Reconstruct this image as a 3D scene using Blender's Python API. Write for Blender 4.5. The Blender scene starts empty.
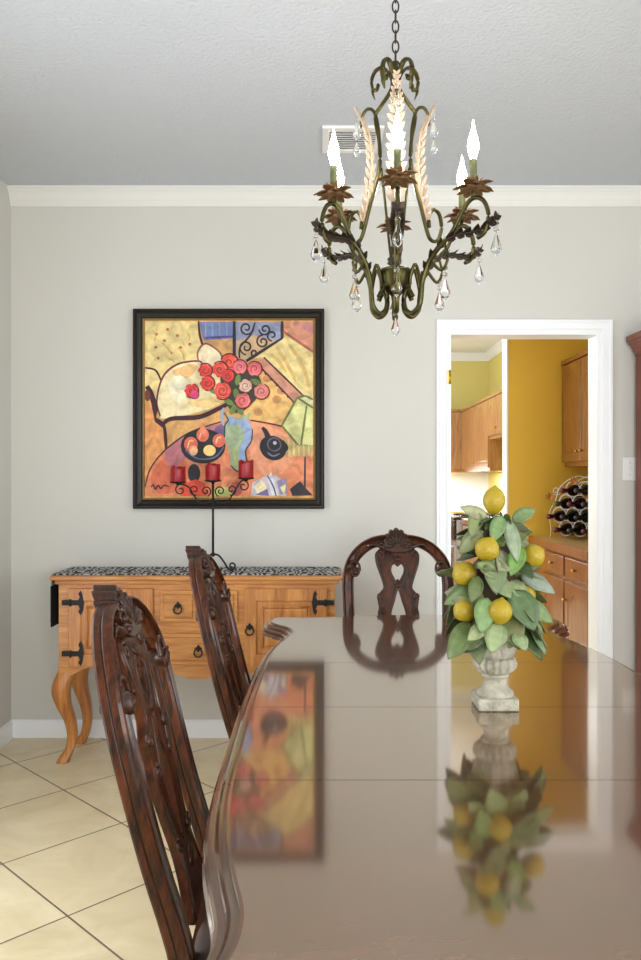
import bpy, bmesh, math, random
from mathutils import Vector, Matrix
PI = math.pi
R = math.radians
random.seed(7)
S = bpy.context.scene
COL = S.collection

# ------------------------------------------------------------------ camera
CAMZ = 1.285
cam = bpy.data.cameras.new('camera')
camo = bpy.data.objects.new('camera', cam)
COL.objects.link(camo)
camo.location = (0, 0, CAMZ)
camo.rotation_euler = (R(90), 0, 0)
cam.sensor_fit = 'VERTICAL'
cam.sensor_height = 36
cam.sensor_width = 24
cam.lens = 30
cam.clip_start = 0.05
S.camera = camo

# ------------------------------------------------------------------ world, exposure
S.view_settings.view_transform = 'Standard'
S.view_settings.look = 'None'
S.view_settings.gamma = 1
S.view_settings.exposure = 0.34
S.view_settings.use_curve_mapping = False
W = bpy.data.worlds.new('sky')
S.world = W
W.use_nodes = True
W.node_tree.nodes['Background'].inputs[0].default_value = (0.85, 0.92, 1, 1)
W.node_tree.nodes['Background'].inputs[1].default_value = 1.0


def area(name, loc, rot, sx, sy, power, col=(1, 1, 1)):
    l = bpy.data.lights.new(name, 'AREA')
    l.shape = 'RECTANGLE'
    l.size, l.size_y = sx, sy
    l.energy = power
    l.color = col
    o = bpy.data.objects.new(name, l)
    o.location = loc
    o.rotation_euler = rot
    COL.objects.link(o)
    return o


# daylight in the window openings of the dining room (front, left, right walls)
area('daylight_front', (1.25, -2.66, 1.3), (R(90), 0, 0), 2.5, 1.9, 128, (0.95, 0.98, 1))
area('daylight_left', (-1.61, 1.75, 1.15), (R(90), 0, R(-90)), 1.7, 1.9, 24, (0.94, 0.975, 1))
area('daylight_right', (2.66, 0.9, 1.4), (R(90), 0, R(90)), 1.8, 1.4, 26, (0.95, 0.98, 1))
# kitchen: point fill added out of view to brighten the ceiling and far walls
kl = bpy.data.lights.new('kitchen_point_fill', 'POINT')
kl.energy = 46
kl.shadow_soft_size = 0.15
kl.color = (0.8, 0.9, 1)
klo = bpy.data.objects.new('kitchen_point_fill', kl)
klo.location = (0.4, 7.3, 2.42)
COL.objects.link(klo)
area('backsplash_fill', (0.75, 9.0, 1.36), (R(-12), 0, 0), 1.2, 0.06, 22, (1, 0.98, 0.95))  # added fill under the cabinets, overexposes the far backsplash
area('backsplash_side_fill', (1.76, 8.1, 1.36), (0, 0, 0), 0.06, 1.1, 14, (1, 0.98, 0.95))  # second added fill, brightens the wall below the right-hand cabinets
# side fill added for the nook wall and cabinet fronts, in an invented opening
area('kitchen_side_fill', (-1.25, 6.2, 1.45), (R(90), 0, R(-90)), 3.6, 1.3, 38, (1, 0.99, 0.97))
BULB = 62.0

# ------------------------------------------------------------------ materials
def lin(c):
    c = c / 255.0
    return c / 12.92 if c <= 0.04045 else ((c + 0.055) / 1.055) ** 2.4


def rgb(r, g, b):
    return (lin(r), lin(g), lin(b), 1)


def nodes(name):
    m = bpy.data.materials.new(name)
    m.use_nodes = True
    nt = m.node_tree
    return m, nt, nt.nodes['Principled BSDF'], nt.nodes, nt.links


def plain(name, c, rough=0.5, metal=0.0, var=0.08, scale=12, bump=0.0, bscale=60, coat=0.0, spec=None):
    """flat colour with a little procedural mottling and optional bump"""
    m, nt, b, n, l = nodes(name)
    tc = n.new('ShaderNodeTexCoord')
    nz = n.new('ShaderNodeTexNoise')
    nz.inputs['Scale'].default_value = scale
    nz.inputs['Detail'].default_value = 4
    l.new(tc.outputs['Object'], nz.inputs['Vector'])
    mx = n.new('ShaderNodeMix')
    mx.data_type = 'RGBA'
    mx.inputs[6].default_value = tuple(max(0, x * (1 - var)) for x in c[:3]) + (1,)
    mx.inputs[7].default_value = tuple(min(1, x * (1 + var)) for x in c[:3]) + (1,)
    l.new(nz.outputs['Fac'], mx.inputs[0])
    l.new(mx.outputs[2], b.inputs['Base Color'])
    b.inputs['Roughness'].default_value = rough
    b.inputs['Metallic'].default_value = metal
    b.inputs['Coat Weight'].default_value = coat
    b.inputs['Coat Roughness'].default_value = 0.1
    if spec is not None:
        b.inputs['Specular IOR Level'].default_value = spec
    if bump:
        n2 = n.new('ShaderNodeTexNoise')
        n2.inputs['Scale'].default_value = bscale
        n2.inputs['Detail'].default_value = 5
        l.new(tc.outputs['Object'], n2.inputs['Vector'])
        bp = n.new('ShaderNodeBump')
        bp.inputs['Strength'].default_value = bump
        bp.inputs['Distance'].default_value = 0.01
        l.new(n2.outputs['Fac'], bp.inputs['Height'])
        l.new(bp.outputs['Normal'], b.inputs['Normal'])
    return m


def wood(name, c1, c2, axis='X', scale=6, rough=0.3, coat=0.3, stretch=0.12, ior=1.5, coat_rough=0.08, distort=2.0):
    m, nt, b, n, l = nodes(name)
    tc = n.new('ShaderNodeTexCoord')
    mp = n.new('ShaderNodeMapping')
    sc = [scale] * 3
    sc['XYZ'.index(axis)] = scale * stretch
    mp.inputs['Scale'].default_value = sc
    l.new(tc.outputs['Object'], mp.inputs['Vector'])
    n1 = n.new('ShaderNodeTexNoise')
    n1.inputs['Scale'].default_value = 3
    n1.inputs['Detail'].default_value = 8
    n1.inputs['Roughness'].default_value = 0.62
    n1.inputs['Distortion'].default_value = distort
    l.new(mp.outputs['Vector'], n1.inputs['Vector'])
    n2 = n.new('ShaderNodeTexNoise')
    n2.inputs['Scale'].default_value = 22
    n2.inputs['Detail'].default_value = 4
    l.new(mp.outputs['Vector'], n2.inputs['Vector'])
    ad = n.new('ShaderNodeMath')
    ad.operation = 'MULTIPLY_ADD'
    ad.inputs[1].default_value = 0.35
    l.new(n2.outputs['Fac'], ad.inputs[0])
    l.new(n1.outputs['Fac'], ad.inputs[2])
    rp = n.new('ShaderNodeValToRGB')
    rp.color_ramp.elements[0].position = 0.45
    rp.color_ramp.elements[0].color = c2
    rp.color_ramp.elements[1].position = 0.85
    rp.color_ramp.elements[1].color = c1
    l.new(ad.outputs[0], rp.inputs['Fac'])
    l.new(rp.outputs['Color'], b.inputs['Base Color'])
    b.inputs['Roughness'].default_value = rough
    b.inputs['IOR'].default_value = ior
    b.inputs['Coat Weight'].default_value = coat
    b.inputs['Coat Roughness'].default_value = coat_rough
    return m


M = {}
M['wall'] = plain('cream wall paint', rgb(209, 207, 200), 0.85, var=0.015, scale=3, bump=0.05, bscale=180)
M['ceiling'] = plain('textured grey white ceiling', rgb(203, 208, 217), 0.9, var=0.03, scale=40, bump=0.55, bscale=70)
M['trim'] = plain('white trim paint', rgb(243, 245, 248), 0.4, var=0.01)
M['crown'] = plain('white crown paint', rgb(228, 227, 222), 0.5, var=0.01)
M['kitchen_yellow'] = plain('pale yellow kitchen paint', rgb(206, 190, 112), 0.8, var=0.02)
M['ochre'] = plain('ochre yellow paint', rgb(232, 186, 64), 0.75, var=0.03, scale=5)
M['white_wall'] = plain('white kitchen paint', rgb(240, 243, 248), 0.7, var=0.01)
M['cherry'] = wood('dark cherry wood', rgb(110, 51, 16), rgb(22, 9, 3), 'Z', 7, 0.4, 0.22, 0.2, 1.3, 0.05)
_r = [x for x in M['cherry'].node_tree.nodes if x.type == 'VALTORGB'][0].color_ramp
_r.elements[0].position = 0.52
_r.elements[1].position = 0.95
M['cherry_carve'] = wood('dark carved cherry wood', rgb(72, 34, 13), rgb(14, 7, 3), 'Z', 12, 0.4, 0.35, 0.4, 1.35, 0.2)
M['pine'] = wood('honey pine wood', rgb(208, 146, 76), rgb(156, 88, 34), 'X', 5, 0.4, 0.2, 0.1)
M['pine_v'] = wood('honey pine upright wood', rgb(204, 140, 72), rgb(152, 84, 32), 'Z', 5, 0.4, 0.2, 0.1)
M['oak'] = wood('golden oak cabinet wood', rgb(176, 130, 80), rgb(134, 92, 50), 'Z', 6, 0.35, 0.3, 0.12)
M['oak_nook'] = wood('dark golden oak wood', rgb(150, 94, 38), rgb(102, 60, 22), 'Z', 6, 0.35, 0.3, 0.12)
M['oak_dark'] = wood('brown cabinet wood', rgb(150, 86, 46), rgb(108, 58, 28), 'Z', 6, 0.3, 0.4, 0.12)
M['mahogany'] = wood('red mahogany wood', rgb(136, 60, 22), rgb(84, 32, 10), 'Z', 5, 0.4, 0.1, 0.1)
M['iron'] = plain('black iron', rgb(11, 11, 12), 0.5, 0.2, var=0.2, scale=40)
M['brass'] = plain('brass', rgb(196, 160, 80), 0.3, 1.0, var=0.05)
M['chrome'] = plain('brushed steel', rgb(190, 192, 198), 0.3, 0.9, var=0.05)
M['black'] = plain('black enamel', rgb(22, 22, 25), 0.25, var=0.1)
M['plastic'] = plain('white plastic', rgb(238, 238, 236), 0.35, var=0.01)
M['seat'] = plain('beige seat fabric', rgb(62, 40, 27), 0.7, var=0.1, scale=60, bump=0.2, bscale=300)
M['red_wax'] = plain('deep red wax', rgb(150, 12, 24), 0.35, var=0.1, scale=30)
M['wick'] = plain('burnt wick', rgb(25, 20, 18), 0.9)
M['gold'] = plain('dull gold', rgb(150, 124, 70), 0.45, 0.4, var=0.25, scale=80)
M['frame'] = plain('dark brown black frame', rgb(24, 18, 13), 0.4, 0.0, var=0.3, scale=30, coat=0.0, spec=0.3)
M['bronze'] = plain('antique green gold metal', rgb(78, 72, 38), 0.3, 0.8, var=0.75, scale=26)
M['dark_bronze'] = plain('dark bronze metal', rgb(58, 46, 38), 0.4, 0.6, var=0.5, scale=40)
M['rust_leaf'] = plain('rust gold leaf metal', rgb(124, 92, 58), 0.45, 0.5, var=0.4, scale=45)
M['cream_leaf'] = plain('cream washed leaf', rgb(186, 164, 142), 0.6, 0.0, var=0.25, scale=45)
M['sleeve'] = plain('mottled green candle sleeve', rgb(88, 92, 52), 0.5, 0.0, var=0.6, scale=70)
M['lemon'] = plain('lemon skin', rgb(172, 146, 28), 0.42, var=0.12, scale=14, bump=0.25, bscale=160)
M['stone'] = plain('weathered grey stone', rgb(178, 172, 154), 0.85, var=0.75, scale=38, bump=0.6, bscale=110)
M['stone_bare'] = M['stone']
M['twig'] = plain('dark brown twigs', rgb(60, 44, 28), 0.9, var=0.3, scale=40)
M['laminate'] = plain('tan laminate', rgb(214, 178, 116), 0.25, var=0.06, scale=50)
M['wire'] = plain('silver wire', rgb(196, 190, 180), 0.35, 0.7, var=0.1)
M['maple'] = plain('copper leaf', rgb(176, 110, 48), 0.5, 0.3, var=0.3, scale=60)
M['bottle'] = plain('dark green bottle', rgb(14, 18, 14), 0.08, var=0.1)
M['bottle_red'] = plain('red black bottle', rgb(36, 8, 12), 0.08, var=0.1)
M['foil_red'] = plain('dark red foil', rgb(96, 16, 24), 0.3, 0.3, var=0.1)
M['foil_black'] = plain('black foil', rgb(20, 18, 20), 0.3, 0.2, var=0.1)
M['foil_green'] = plain('olive foil', rgb(90, 92, 42), 0.3, 0.2, var=0.1)
M['paper'] = plain('paper wine label', rgb(150, 140, 120), 0.7, var=0.05)
M['black_fabric'] = plain('black fringe fabric', rgb(20, 19, 22), 0.9, var=0.3, scale=120, bump=0.3, bscale=200)
M['dark_gap'] = plain('dark duct', rgb(150, 150, 150), 0.8)

# dining table: polished dark wood with a clear hard lacquer
def polished(name, c1, c2, axis, scale, rough, stretch, f0, distort=1.2):
    m = wood(name, c1, c2, axis, scale, 0.35, 0.0, stretch, 1.5, 0.05, distort)
    nt = m.node_tree
    rmp = [x for x in nt.nodes if x.type == 'VALTORGB'][0].color_ramp
    rmp.elements[0].position = 0.3
    rmp.elements[1].position = 1.0
    b = nt.nodes['Principled BSDF']
    out = nt.nodes['Material Output']
    gl = nt.nodes.new('ShaderNodeBsdfGlossy')
    gl.inputs['Roughness'].default_value = rough
    gl.inputs['Color'].default_value = (1, 0.93, 0.82, 1)
    # lacquer reflectance: f0 face-on, rising to 1 at grazing angles (Schlick's curve)
    lw = nt.nodes.new('ShaderNodeLayerWeight')
    lw.inputs['Blend'].default_value = 0.5
    pw = nt.nodes.new('ShaderNodeMath')
    pw.operation = 'POWER'
    pw.inputs[1].default_value = 3.6
    nt.links.new(lw.outputs['Facing'], pw.inputs[0])
    fr = nt.nodes.new('ShaderNodeMapRange')
    fr.inputs[3].default_value = f0
    fr.inputs[4].default_value = 1.0
    nt.links.new(pw.outputs[0], fr.inputs[0])
    tn = nt.nodes.new('ShaderNodeMix')
    tn.data_type = 'RGBA'
    tn.inputs[6].default_value = (1, 0.84, 0.66, 1)
    tn.inputs[7].default_value = (1, 1, 0.97, 1)
    sq = nt.nodes.new('ShaderNodeMath')
    sq.operation = 'POWER'
    sq.inputs[1].default_value = 1.6
    nt.links.new(lw.outputs['Facing'], sq.inputs[0])
    nt.links.new(sq.outputs[0], tn.inputs[0])
    nt.links.new(tn.outputs[2], gl.inputs['Color'])
    mx = nt.nodes.new('ShaderNodeMixShader')
    nt.links.new(fr.outputs[0], mx.inputs[0])
    nt.links.new(b.outputs[0], mx.inputs[1])
    nt.links.new(gl.outputs[0], mx.inputs[2])
    nt.links.new(mx.outputs[0], out.inputs['Surface'])
    return m


M['table'] = polished('polished dark walnut', rgb(104, 52, 18), rgb(32, 14, 5), 'X', 2.2, 0.07, 0.35, 0.23)
M['table_edge'] = polished('polished reddish walnut', rgb(92, 44, 16), rgb(22, 10, 4), 'Y', 4, 0.1, 0.2, 0.05)


def make_bulb_mat():
    m, nt, b, n, l = nodes('glowing candle bulb')
    b.inputs['Base Color'].default_value = (1, 0.95, 0.85, 1)
    b.inputs['Emission Color'].default_value = (1, 0.94, 0.84, 1)
    b.inputs['Emission Strength'].default_value = BULB
    return m


def make_glass():
    m, nt, b, n, l = nodes('clear crystal')
    b.inputs['Base Color'].default_value = (1, 1, 1, 1)
    b.inputs['Transmission Weight'].default_value = 1
    b.inputs['Roughness'].default_value = 0.02
    b.inputs['IOR'].default_value = 1.25
    return m


def make_tiles():
    m, nt, b, n, l = nodes('beige travertine floor tiles')
    tc = n.new('ShaderNodeTexCoord')
    mp = n.new('ShaderNodeMapping')
    mp.vector_type = 'TEXTURE'
    mp.inputs['Location'].default_value = (-0.7455, 2.997, 0)
    mp.inputs['Rotation'].default_value = (0, 0, R(45))
    l.new(tc.outputs['Object'], mp.inputs['Vector'])
    br = n.new('ShaderNodeTexBrick')
    br.offset = 0
    br.squash = 1
    br.inputs['Scale'].default_value = 1
    br.inputs['Brick Width'].default_value = 0.452
    br.inputs['Row Height'].default_value = 0.452
    br.inputs['Mortar Size'].default_value = 0.0032
    br.inputs['Mortar Smooth'].default_value = 0.1
    br.inputs['Color1'].default_value = rgb(246, 233, 196)
    br.inputs['Color2'].default_value = rgb(238, 223, 185)
    br.inputs['Mortar'].default_value = rgb(118, 104, 86)
    l.new(mp.outputs['Vector'], br.inputs['Vector'])
    nz = n.new('ShaderNodeTexNoise')
    nz.inputs['Scale'].default_value = 4
    nz.inputs['Detail'].default_value = 9
    nz.inputs['Roughness'].default_value = 0.65
    nz.inputs['Distortion'].default_value = 0.8
    l.new(tc.outputs['Object'], nz.inputs['Vector'])
    rp = n.new('ShaderNodeValToRGB')
    rp.color_ramp.elements[0].position = 0.3
    rp.color_ramp.elements[0].color = (0.76, 0.71, 0.62, 1)
    rp.color_ramp.elements[1].position = 0.68
    rp.color_ramp.elements[1].color = (1, 1, 1, 1)
    l.new(nz.outputs['Fac'], rp.inputs['Fac'])
    mx = n.new('ShaderNodeMix')
    mx.data_type = 'RGBA'
    mx.blend_type = 'MULTIPLY'
    mx.inputs[0].default_value = 0.8
    l.new(br.outputs['Color'], mx.inputs[6])
    l.new(rp.outputs['Color'], mx.inputs[7])
    l.new(mx.outputs[2], b.inputs['Base Color'])
    b.inputs['Roughness'].default_value = 0.33
    bp = n.new('ShaderNodeBump')
    bp.inputs['Strength'].default_value = 0.4
    bp.inputs['Distance'].default_value = 0.003
    bp.invert = True
    l.new(br.outputs['Fac'], bp.inputs['Height'])
    l.new(bp.outputs['Normal'], b.inputs['Normal'])
    return m


def make_runner():
    m, nt, b, n, l = nodes('black and white woven runner')
    tc = n.new('ShaderNodeTexCoord')
    mp = n.new('ShaderNodeMapping')
    mp.inputs['Scale'].default_value = (1, 0.55, 1)
    l.new(tc.outputs['Object'], mp.inputs['Vector'])
    wv = n.new('ShaderNodeTexWave')
    wv.inputs['Scale'].default_value = 11
    wv.inputs['Distortion'].default_value = 13
    wv.inputs['Detail'].default_value = 2.5
    wv.inputs['Detail Scale'].default_value = 1.6
    l.new(mp.outputs['Vector'], wv.inputs['Vector'])
    rp = n.new('ShaderNodeValToRGB')
    rp.color_ramp.elements[0].position = 0.42
    rp.color_ramp.elements[0].color = rgb(26, 26, 30)
    rp.color_ramp.elements[1].position = 0.6
    rp.color_ramp.elements[1].color = rgb(185, 185, 185)
    l.new(wv.outputs['Fac'], rp.inputs['Fac'])
    l.new(rp.outputs['Color'], b.inputs['Base Color'])
    b.inputs['Roughness'].default_value = 0.9
    return m


def make_attr_mat(name, attr, rough=0.5, mottle=0.25, scale=18, coat=0.0):
    m, nt, b, n, l = nodes(name)
    at = n.new('ShaderNodeVertexColor')
    at.layer_name = attr
    tc = n.new('ShaderNodeTexCoord')
    nz = n.new('ShaderNodeTexNoise')
    nz.inputs['Scale'].default_value = scale
    nz.inputs['Detail'].default_value = 5
    nz.inputs['Distortion'].default_value = 1.0
    l.new(tc.outputs['Object'], nz.inputs['Vector'])
    mr = n.new('ShaderNodeMapRange')
    mr.inputs[1].default_value = 0.3
    mr.inputs[2].default_value = 0.7
    mr.inputs[3].default_value = 1 - mottle
    mr.inputs[4].default_value = 1 + mottle
    l.new(nz.outputs['Fac'], mr.inputs[0])
    mx = n.new('ShaderNodeVectorMath')
    mx.operation = 'SCALE'
    l.new(at.outputs['Color'], mx.inputs[0])
    l.new(mr.outputs[0], mx.inputs['Scale'])
    l.new(mx.outputs[0], b.inputs['Base Color'])
    b.inputs['Roughness'].default_value = rough
    b.inputs['Coat Weight'].default_value = coat
    return m


M['bulb'] = make_bulb_mat()
M['crystal'] = make_glass()
M['tiles'] = make_tiles()
M['runner'] = make_runner()
M['paint'] = make_attr_mat('oil paint strokes', 'paint', 0.7, 0.3, 16)
M['leaf'] = make_attr_mat('lemon leaf', 'paint', 0.45, 0.2, 30)

# ------------------------------------------------------------------ mesh tools
def cr(pts, n=8, closed=False):
    """Catmull-Rom through points (any dimension)"""
    out = []
    N = len(pts)
    rng = range(N if closed else N - 1)
    for i in rng:
        if closed:
            p = [pts[(i + k - 1) % N] for k in range(4)]
        else:
            p = [pts[max(i - 1, 0)], pts[i], pts[i + 1], pts[min(i + 2, N - 1)]]
        for k in range(n):
            t = k / n
            q = []
            for d in range(len(p[0])):
                a, b, c, e = (x[d] for x in p)
                q.append(0.5 * (2 * b + (c - a) * t + (2 * a - 5 * b + 4 * c - e) * t * t + (3 * b - a - 3 * c + e) * t ** 3))
            out.append(tuple(q))
    if not closed:
        out.append(tuple(pts[-1]))
    return out


def interp(tab, x):
    if x <= tab[0][0]:
        return tab[0][1]
    for (a, va), (b, vb) in zip(tab, tab[1:]):
        if x <= b:
            return va + (vb - va) * (x - a) / (b - a)
    return tab[-1][1]


def spiral(c, r0, r1, a0, a1, n=24):
    """2-D spiral about c from radius r0 at angle a0 to r1 at a1 (degrees)"""
    out = []
    for i in range(n + 1):
        t = i / n
        r = r0 + (r1 - r0) * t
        a = R(a0 + (a1 - a0) * t)
        out.append((c[0] + r * math.cos(a), c[1] + r * math.sin(a)))
    return out


class MB:
    def __init__(s):
        s.v, s.f, s.m, s.sm, s.c = [], [], [], [], []

    def add(s, vs, fs, smooth=False, mat=0, xf=None, col=None):
        o = len(s.v)
        for p in vs:
            p = Vector(p)
            s.v.append(xf @ p if xf else p)
        for f in fs:
            s.f.append([i + o for i in f])
            s.m.append(mat)
            s.sm.append(smooth)
            s.c.append(col)
        return s

    def bm(s, bm, smooth=False, mat=0, xf=None):
        bm.verts.index_update()
        s.add([v.co.copy() for v in bm.verts], [[v.index for v in f.verts] for f in bm.faces], smooth, mat, xf)
        bm.free()
        return s

    def box(s, x0, x1, y0, y1, z0, z1, bev=0.0, seg=2, mat=0, xf=None):
        b = bmesh.new()
        bmesh.ops.create_cube(b, size=1)
        for v in b.verts:
            v.co = ((x0 + x1) / 2 + v.co.x * (x1 - x0), (y0 + y1) / 2 + v.co.y * (y1 - y0), (z0 + z1) / 2 + v.co.z * (z1 - z0))
        if bev:
            bmesh.ops.bevel(b, geom=list(b.edges), offset=bev, segments=seg, profile=0.5, affect='EDGES')
        return s.bm(b, False, mat, xf)

    def tube(s, path, r, seg=8, closed=False, mat=0, xf=None, flat=1.0, up=None):
        path = [Vector(p) for p in path]
        N = len(path)
        rs = r if isinstance(r, (list, tuple)) else [r] * N
        if len(rs) != N:
            rs = [interp([(k / (len(rs) - 1), rs[k]) for k in range(len(rs))], i / (N - 1)) for i in range(N)]
        vs, fs = [], []
        ref = None
        for i in range(N):
            if closed:
                t = path[(i + 1) % N] - path[i - 1]
            else:
                t = path[min(i + 1, N - 1)] - path[max(i - 1, 0)]
            if t.length < 1e-9:
                t = Vector((0, 0, 1))
            t.normalize()
            if up is not None:
                a = Vector(up) - t * t.dot(Vector(up))
            elif ref is None:
                a = t.orthogonal()
            else:
                a = ref - t * ref.dot(t)
            if a.length < 1e-6:
                a = t.orthogonal()
            a.normalize()
            ref = a
            b = t.cross(a)
            for k in range(seg):
                an = 2 * PI * k / seg
                vs.append(path[i] + a * (rs[i] * math.cos(an)) + b * (rs[i] * flat * math.sin(an)))
        rng = N if closed else N - 1
        for i in range(rng):
            j = (i + 1) % N
            for k in range(seg):
                k2 = (k + 1) % seg
                fs.append((i * seg + k, i * seg + k2, j * seg + k2, j * seg + k))
        if not closed:
            fs.append(list(range(seg))[::-1])
            fs.append([(N - 1) * seg + k for k in range(seg)])
        return s.add(vs, fs, True, mat, xf)

    def lathe(s, prof, seg=24, c=(0, 0, 0), mat=0, xf=None, smooth=True, rfun=None):
        vs, fs = [], []
        n = len(prof)
        for i, (r, z) in enumerate(prof):
            for k in range(seg):
                a = 2 * PI * k / seg
                rr = max(r, 1e-5) * (rfun(i, a) if rfun else 1)
                vs.append((c[0] + rr * math.cos(a), c[1] + rr * math.sin(a), c[2] + z))
        for i in range(n - 1):
            for k in range(seg):
                k2 = (k + 1) % seg
                fs.append((i * seg + k, i * seg + k2, (i + 1) * seg + k2, (i + 1) * seg + k))
        fs.append(list(range(seg))[::-1])
        fs.append([(n - 1) * seg + k for k in range(seg)])
        return s.add(vs, fs, smooth, mat, xf)

    def ball(s, c, r, seg=12, rings=8, mat=0, xf=None):
        if not isinstance(r, (tuple, list)):
            r = (r, r, r)
        prof = [(math.sin(PI * i / rings), -math.cos(PI * i / rings)) for i in range(rings + 1)]
        x2 = Matrix.Translation(c) @ Matrix.Diagonal((r[0], r[1], r[2], 1))
        return s.lathe(prof, seg, mat=mat, xf=(xf @ x2) if xf else x2)

    def sweep(s, prof, frames, mat=0, smooth=False, xf=None, closed=False):
        """prof: list (a,b); frames: list (origin, A, B)"""
        vs, fs = [], []
        n = len(prof)
        for o, A, B in frames:
            for a, b in prof:
                vs.append(Vector(o) + A * a + B * b)
        N = len(frames)
        for i in range(N if closed else N - 1):
            j = (i + 1) % N
            for k in range(n):
                k2 = (k + 1) % n
                fs.append((i * n + k, i * n + k2, j * n + k2, j * n + k))
        if not closed:
            fs.append(list(range(n))[::-1])
            fs.append([(N - 1) * n + k for k in range(n)])
        return s.add(vs, fs, smooth, mat, xf)

    def flat(s, loops, depth, bevel=0.0, mat=0, fn=None, xf=None, smooth=False):
        """filled 2-D outline (with holes) extruded; fn maps (u, v, w) to a point"""
        cu = bpy.data.curves.new('tmp', 'CURVE')
        cu.dimensions = '2D'
        cu.fill_mode = 'BOTH'
        cu.extrude = depth / 2
        cu.bevel_depth = bevel
        cu.bevel_resolution = 1
        for lp in loops:
            sp = cu.splines.new('POLY')
            sp.points.add(len(lp) - 1)
            for q, p in zip(sp.points, lp):
                q.co = (p[0], p[1], 0, 1)
            sp.use_cyclic_u = True
        ob = bpy.data.objects.new('tmp', cu)
        me = bpy.data.meshes.new_from_object(ob)
        f = fn or (lambda u, v, w: (u, v, w))
        s.add([f(*v.co) for v in me.vertices], [list(p.vertices) for p in me.polygons], smooth, mat, xf)
        bpy.data.objects.remove(ob)
        bpy.data.curves.remove(cu)
        bpy.data.meshes.remove(me)
        return s

    def build(s, name, mats, parent=None, loc=(0, 0, 0), rot=(0, 0, 0), attr=None, recalc=True, auto=None):
        me = bpy.data.meshes.new(name)
        me.from_pydata([tuple(p) for p in s.v], [], s.f)
        if not isinstance(mats, (list, tuple)):
            mats = [mats]
        for m in mats:
            me.materials.append(m)
        me.polygons.foreach_set('material_index', s.m)
        me.polygons.foreach_set('use_smooth', s.sm)
        if attr:
            ca = me.color_attributes.new(attr, 'FLOAT_COLOR', 'CORNER')
            for p, c in zip(me.polygons, s.c):
                for li in p.loop_indices:
                    ca.data[li].color = c or (1, 1, 1, 1)
        if recalc:
            b = bmesh.new()
            b.from_mesh(me)
            bmesh.ops.recalc_face_normals(b, faces=list(b.faces))
            b.to_mesh(me)
            b.free()
        me.update()
        o = bpy.data.objects.new(name, me)
        COL.objects.link(o)
        o.location = loc
        o.rotation_euler = rot
        if parent:
            o.parent = parent
        return o


def tag(o, label, cat, group=None, kind=None):
    o['label'] = label
    o['category'] = cat
    if group:
        o['group'] = group
    if kind:
        o['kind'] = kind
    return o


def thing(name, label, cat, loc=(0, 0, 0), rz=0, group=None):
    o = bpy.data.objects.new(name, None)
    o.empty_display_size = 0.1
    COL.objects.link(o)
    o.location = loc
    o.rotation_euler = (0, 0, rz)
    return tag(o, label, cat, group)


def copy_tree(o, parent=None):
    c = o.copy()
    COL.objects.link(c)
    if parent:
        c.parent = parent
    for ch in list(o.children):
        copy_tree(ch, c)
    return c


def struct(o):
    o['kind'] = 'structure'
    return o


def solid(o, t):
    m = o.modifiers.new('thickness', 'SOLIDIFY')
    m.thickness = t
    m.offset = 0
    return o


def cyl_between(mb, a, b, r, seg=10, mat=0):
    return mb.tube([a, b], r, seg, mat=mat)


def px(x, Y):
    return (x - 320.5) / 800.0 * Y


def pz(y, Y):
    return CAMZ - (y - 480) / 800.0 * Y


def prof_run(prof, p0, p1, out, up=(0, 0, 1)):
    """frames for a straight moulding from p0 to p1; prof a = outward, b = up"""
    return [(p0, Vector(out), Vector(up)), (p1, Vector(out), Vector(up))]

# ------------------------------------------------------------------ room shell
XL, XR, YB, YF, ZC = -1.547, 2.6, 4.0, -2.6, 2.74
DX0, DX1, DZ = 0.6375, 1.396, 2.025
WT = 0.12

o = MB().box(XL - 0.2, XR + 0.2, YF - 0.2, 9.4, -0.1, 0).build('floor', M['tiles'])
struct(o)
o = MB().box(XL - 0.2, XR + 0.2, YF - 0.2, YB + 0.06, ZC, ZC + 0.1).build('ceiling', M['ceiling'])
struct(o)
mb = MB()
mb.box(XL - 0.12, DX0, YB, YB + WT, 0, ZC)
mb.box(DX1, XR + 0.12, YB, YB + WT, 0, ZC)
mb.box(DX0, DX1, YB, YB + WT, DZ, ZC)
struct(mb.build('wall_back', M['wall']))


def wall_with_window(name, axis, at, lo, hi, w0, w1, z0, z1):
    mb = MB()
    t0, t1 = (at, at + 0.12) if at > 0 else (at - 0.12, at)
    segs = [(lo, w0, 0, ZC), (w1, hi, 0, ZC), (w0, w1, 0, z0), (w0, w1, z1, ZC)]
    for a, b, c, d in segs:
        if axis == 'x':
            mb.box(t0, t1, a, b, c, d)
        else:
            mb.box(a, b, t0, t1, c, d)
    return struct(mb.build(name, M['wall']))


wall_with_window('wall_left', 'x', XL, YF, YB, 0.9, 2.6, 0.15, 2.15)
wall_with_window('wall_right', 'x', XR, YF, YB, 0.0, 1.8, 0.7, 2.1)
wall_with_window('wall_front', 'y', YF, XL - 0.12, XR + 0.12, 0.0, 2.5, 0.35, 2.25)


def window_frame(n, axis, at, w0, w1, z0, z1):
    mb = MB()
    t0, t1 = at - 0.03, at + 0.03
    bars = [(w0, w0 + 0.05, z0, z1), (w1 - 0.05, w1, z0, z1), (w0, w1, z0, z0 + 0.05), (w0, w1, z1 - 0.05, z1),
            ((w0 + w1) / 2 - 0.02, (w0 + w1) / 2 + 0.02, z0, z1), (w0, w1, (z0 + z1) / 2 - 0.02, (z0 + z1) / 2 + 0.02)]
    for a, b, c, d in bars:
        if axis == 'x':
            mb.box(t0, t1, a, b, c, d)
        else:
            mb.box(a, b, t0, t1, c, d)
    return struct(mb.build('window_%d' % n, M['trim']))


window_frame(1, 'x', XL - 0.02, 0.9, 2.6, 0.15, 2.15)
window_frame(2, 'x', XR + 0.02, 0.0, 1.8, 0.7, 2.1)
window_frame(3, 'y', YF - 0.02, 0.0, 2.5, 0.35, 2.25)

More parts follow.
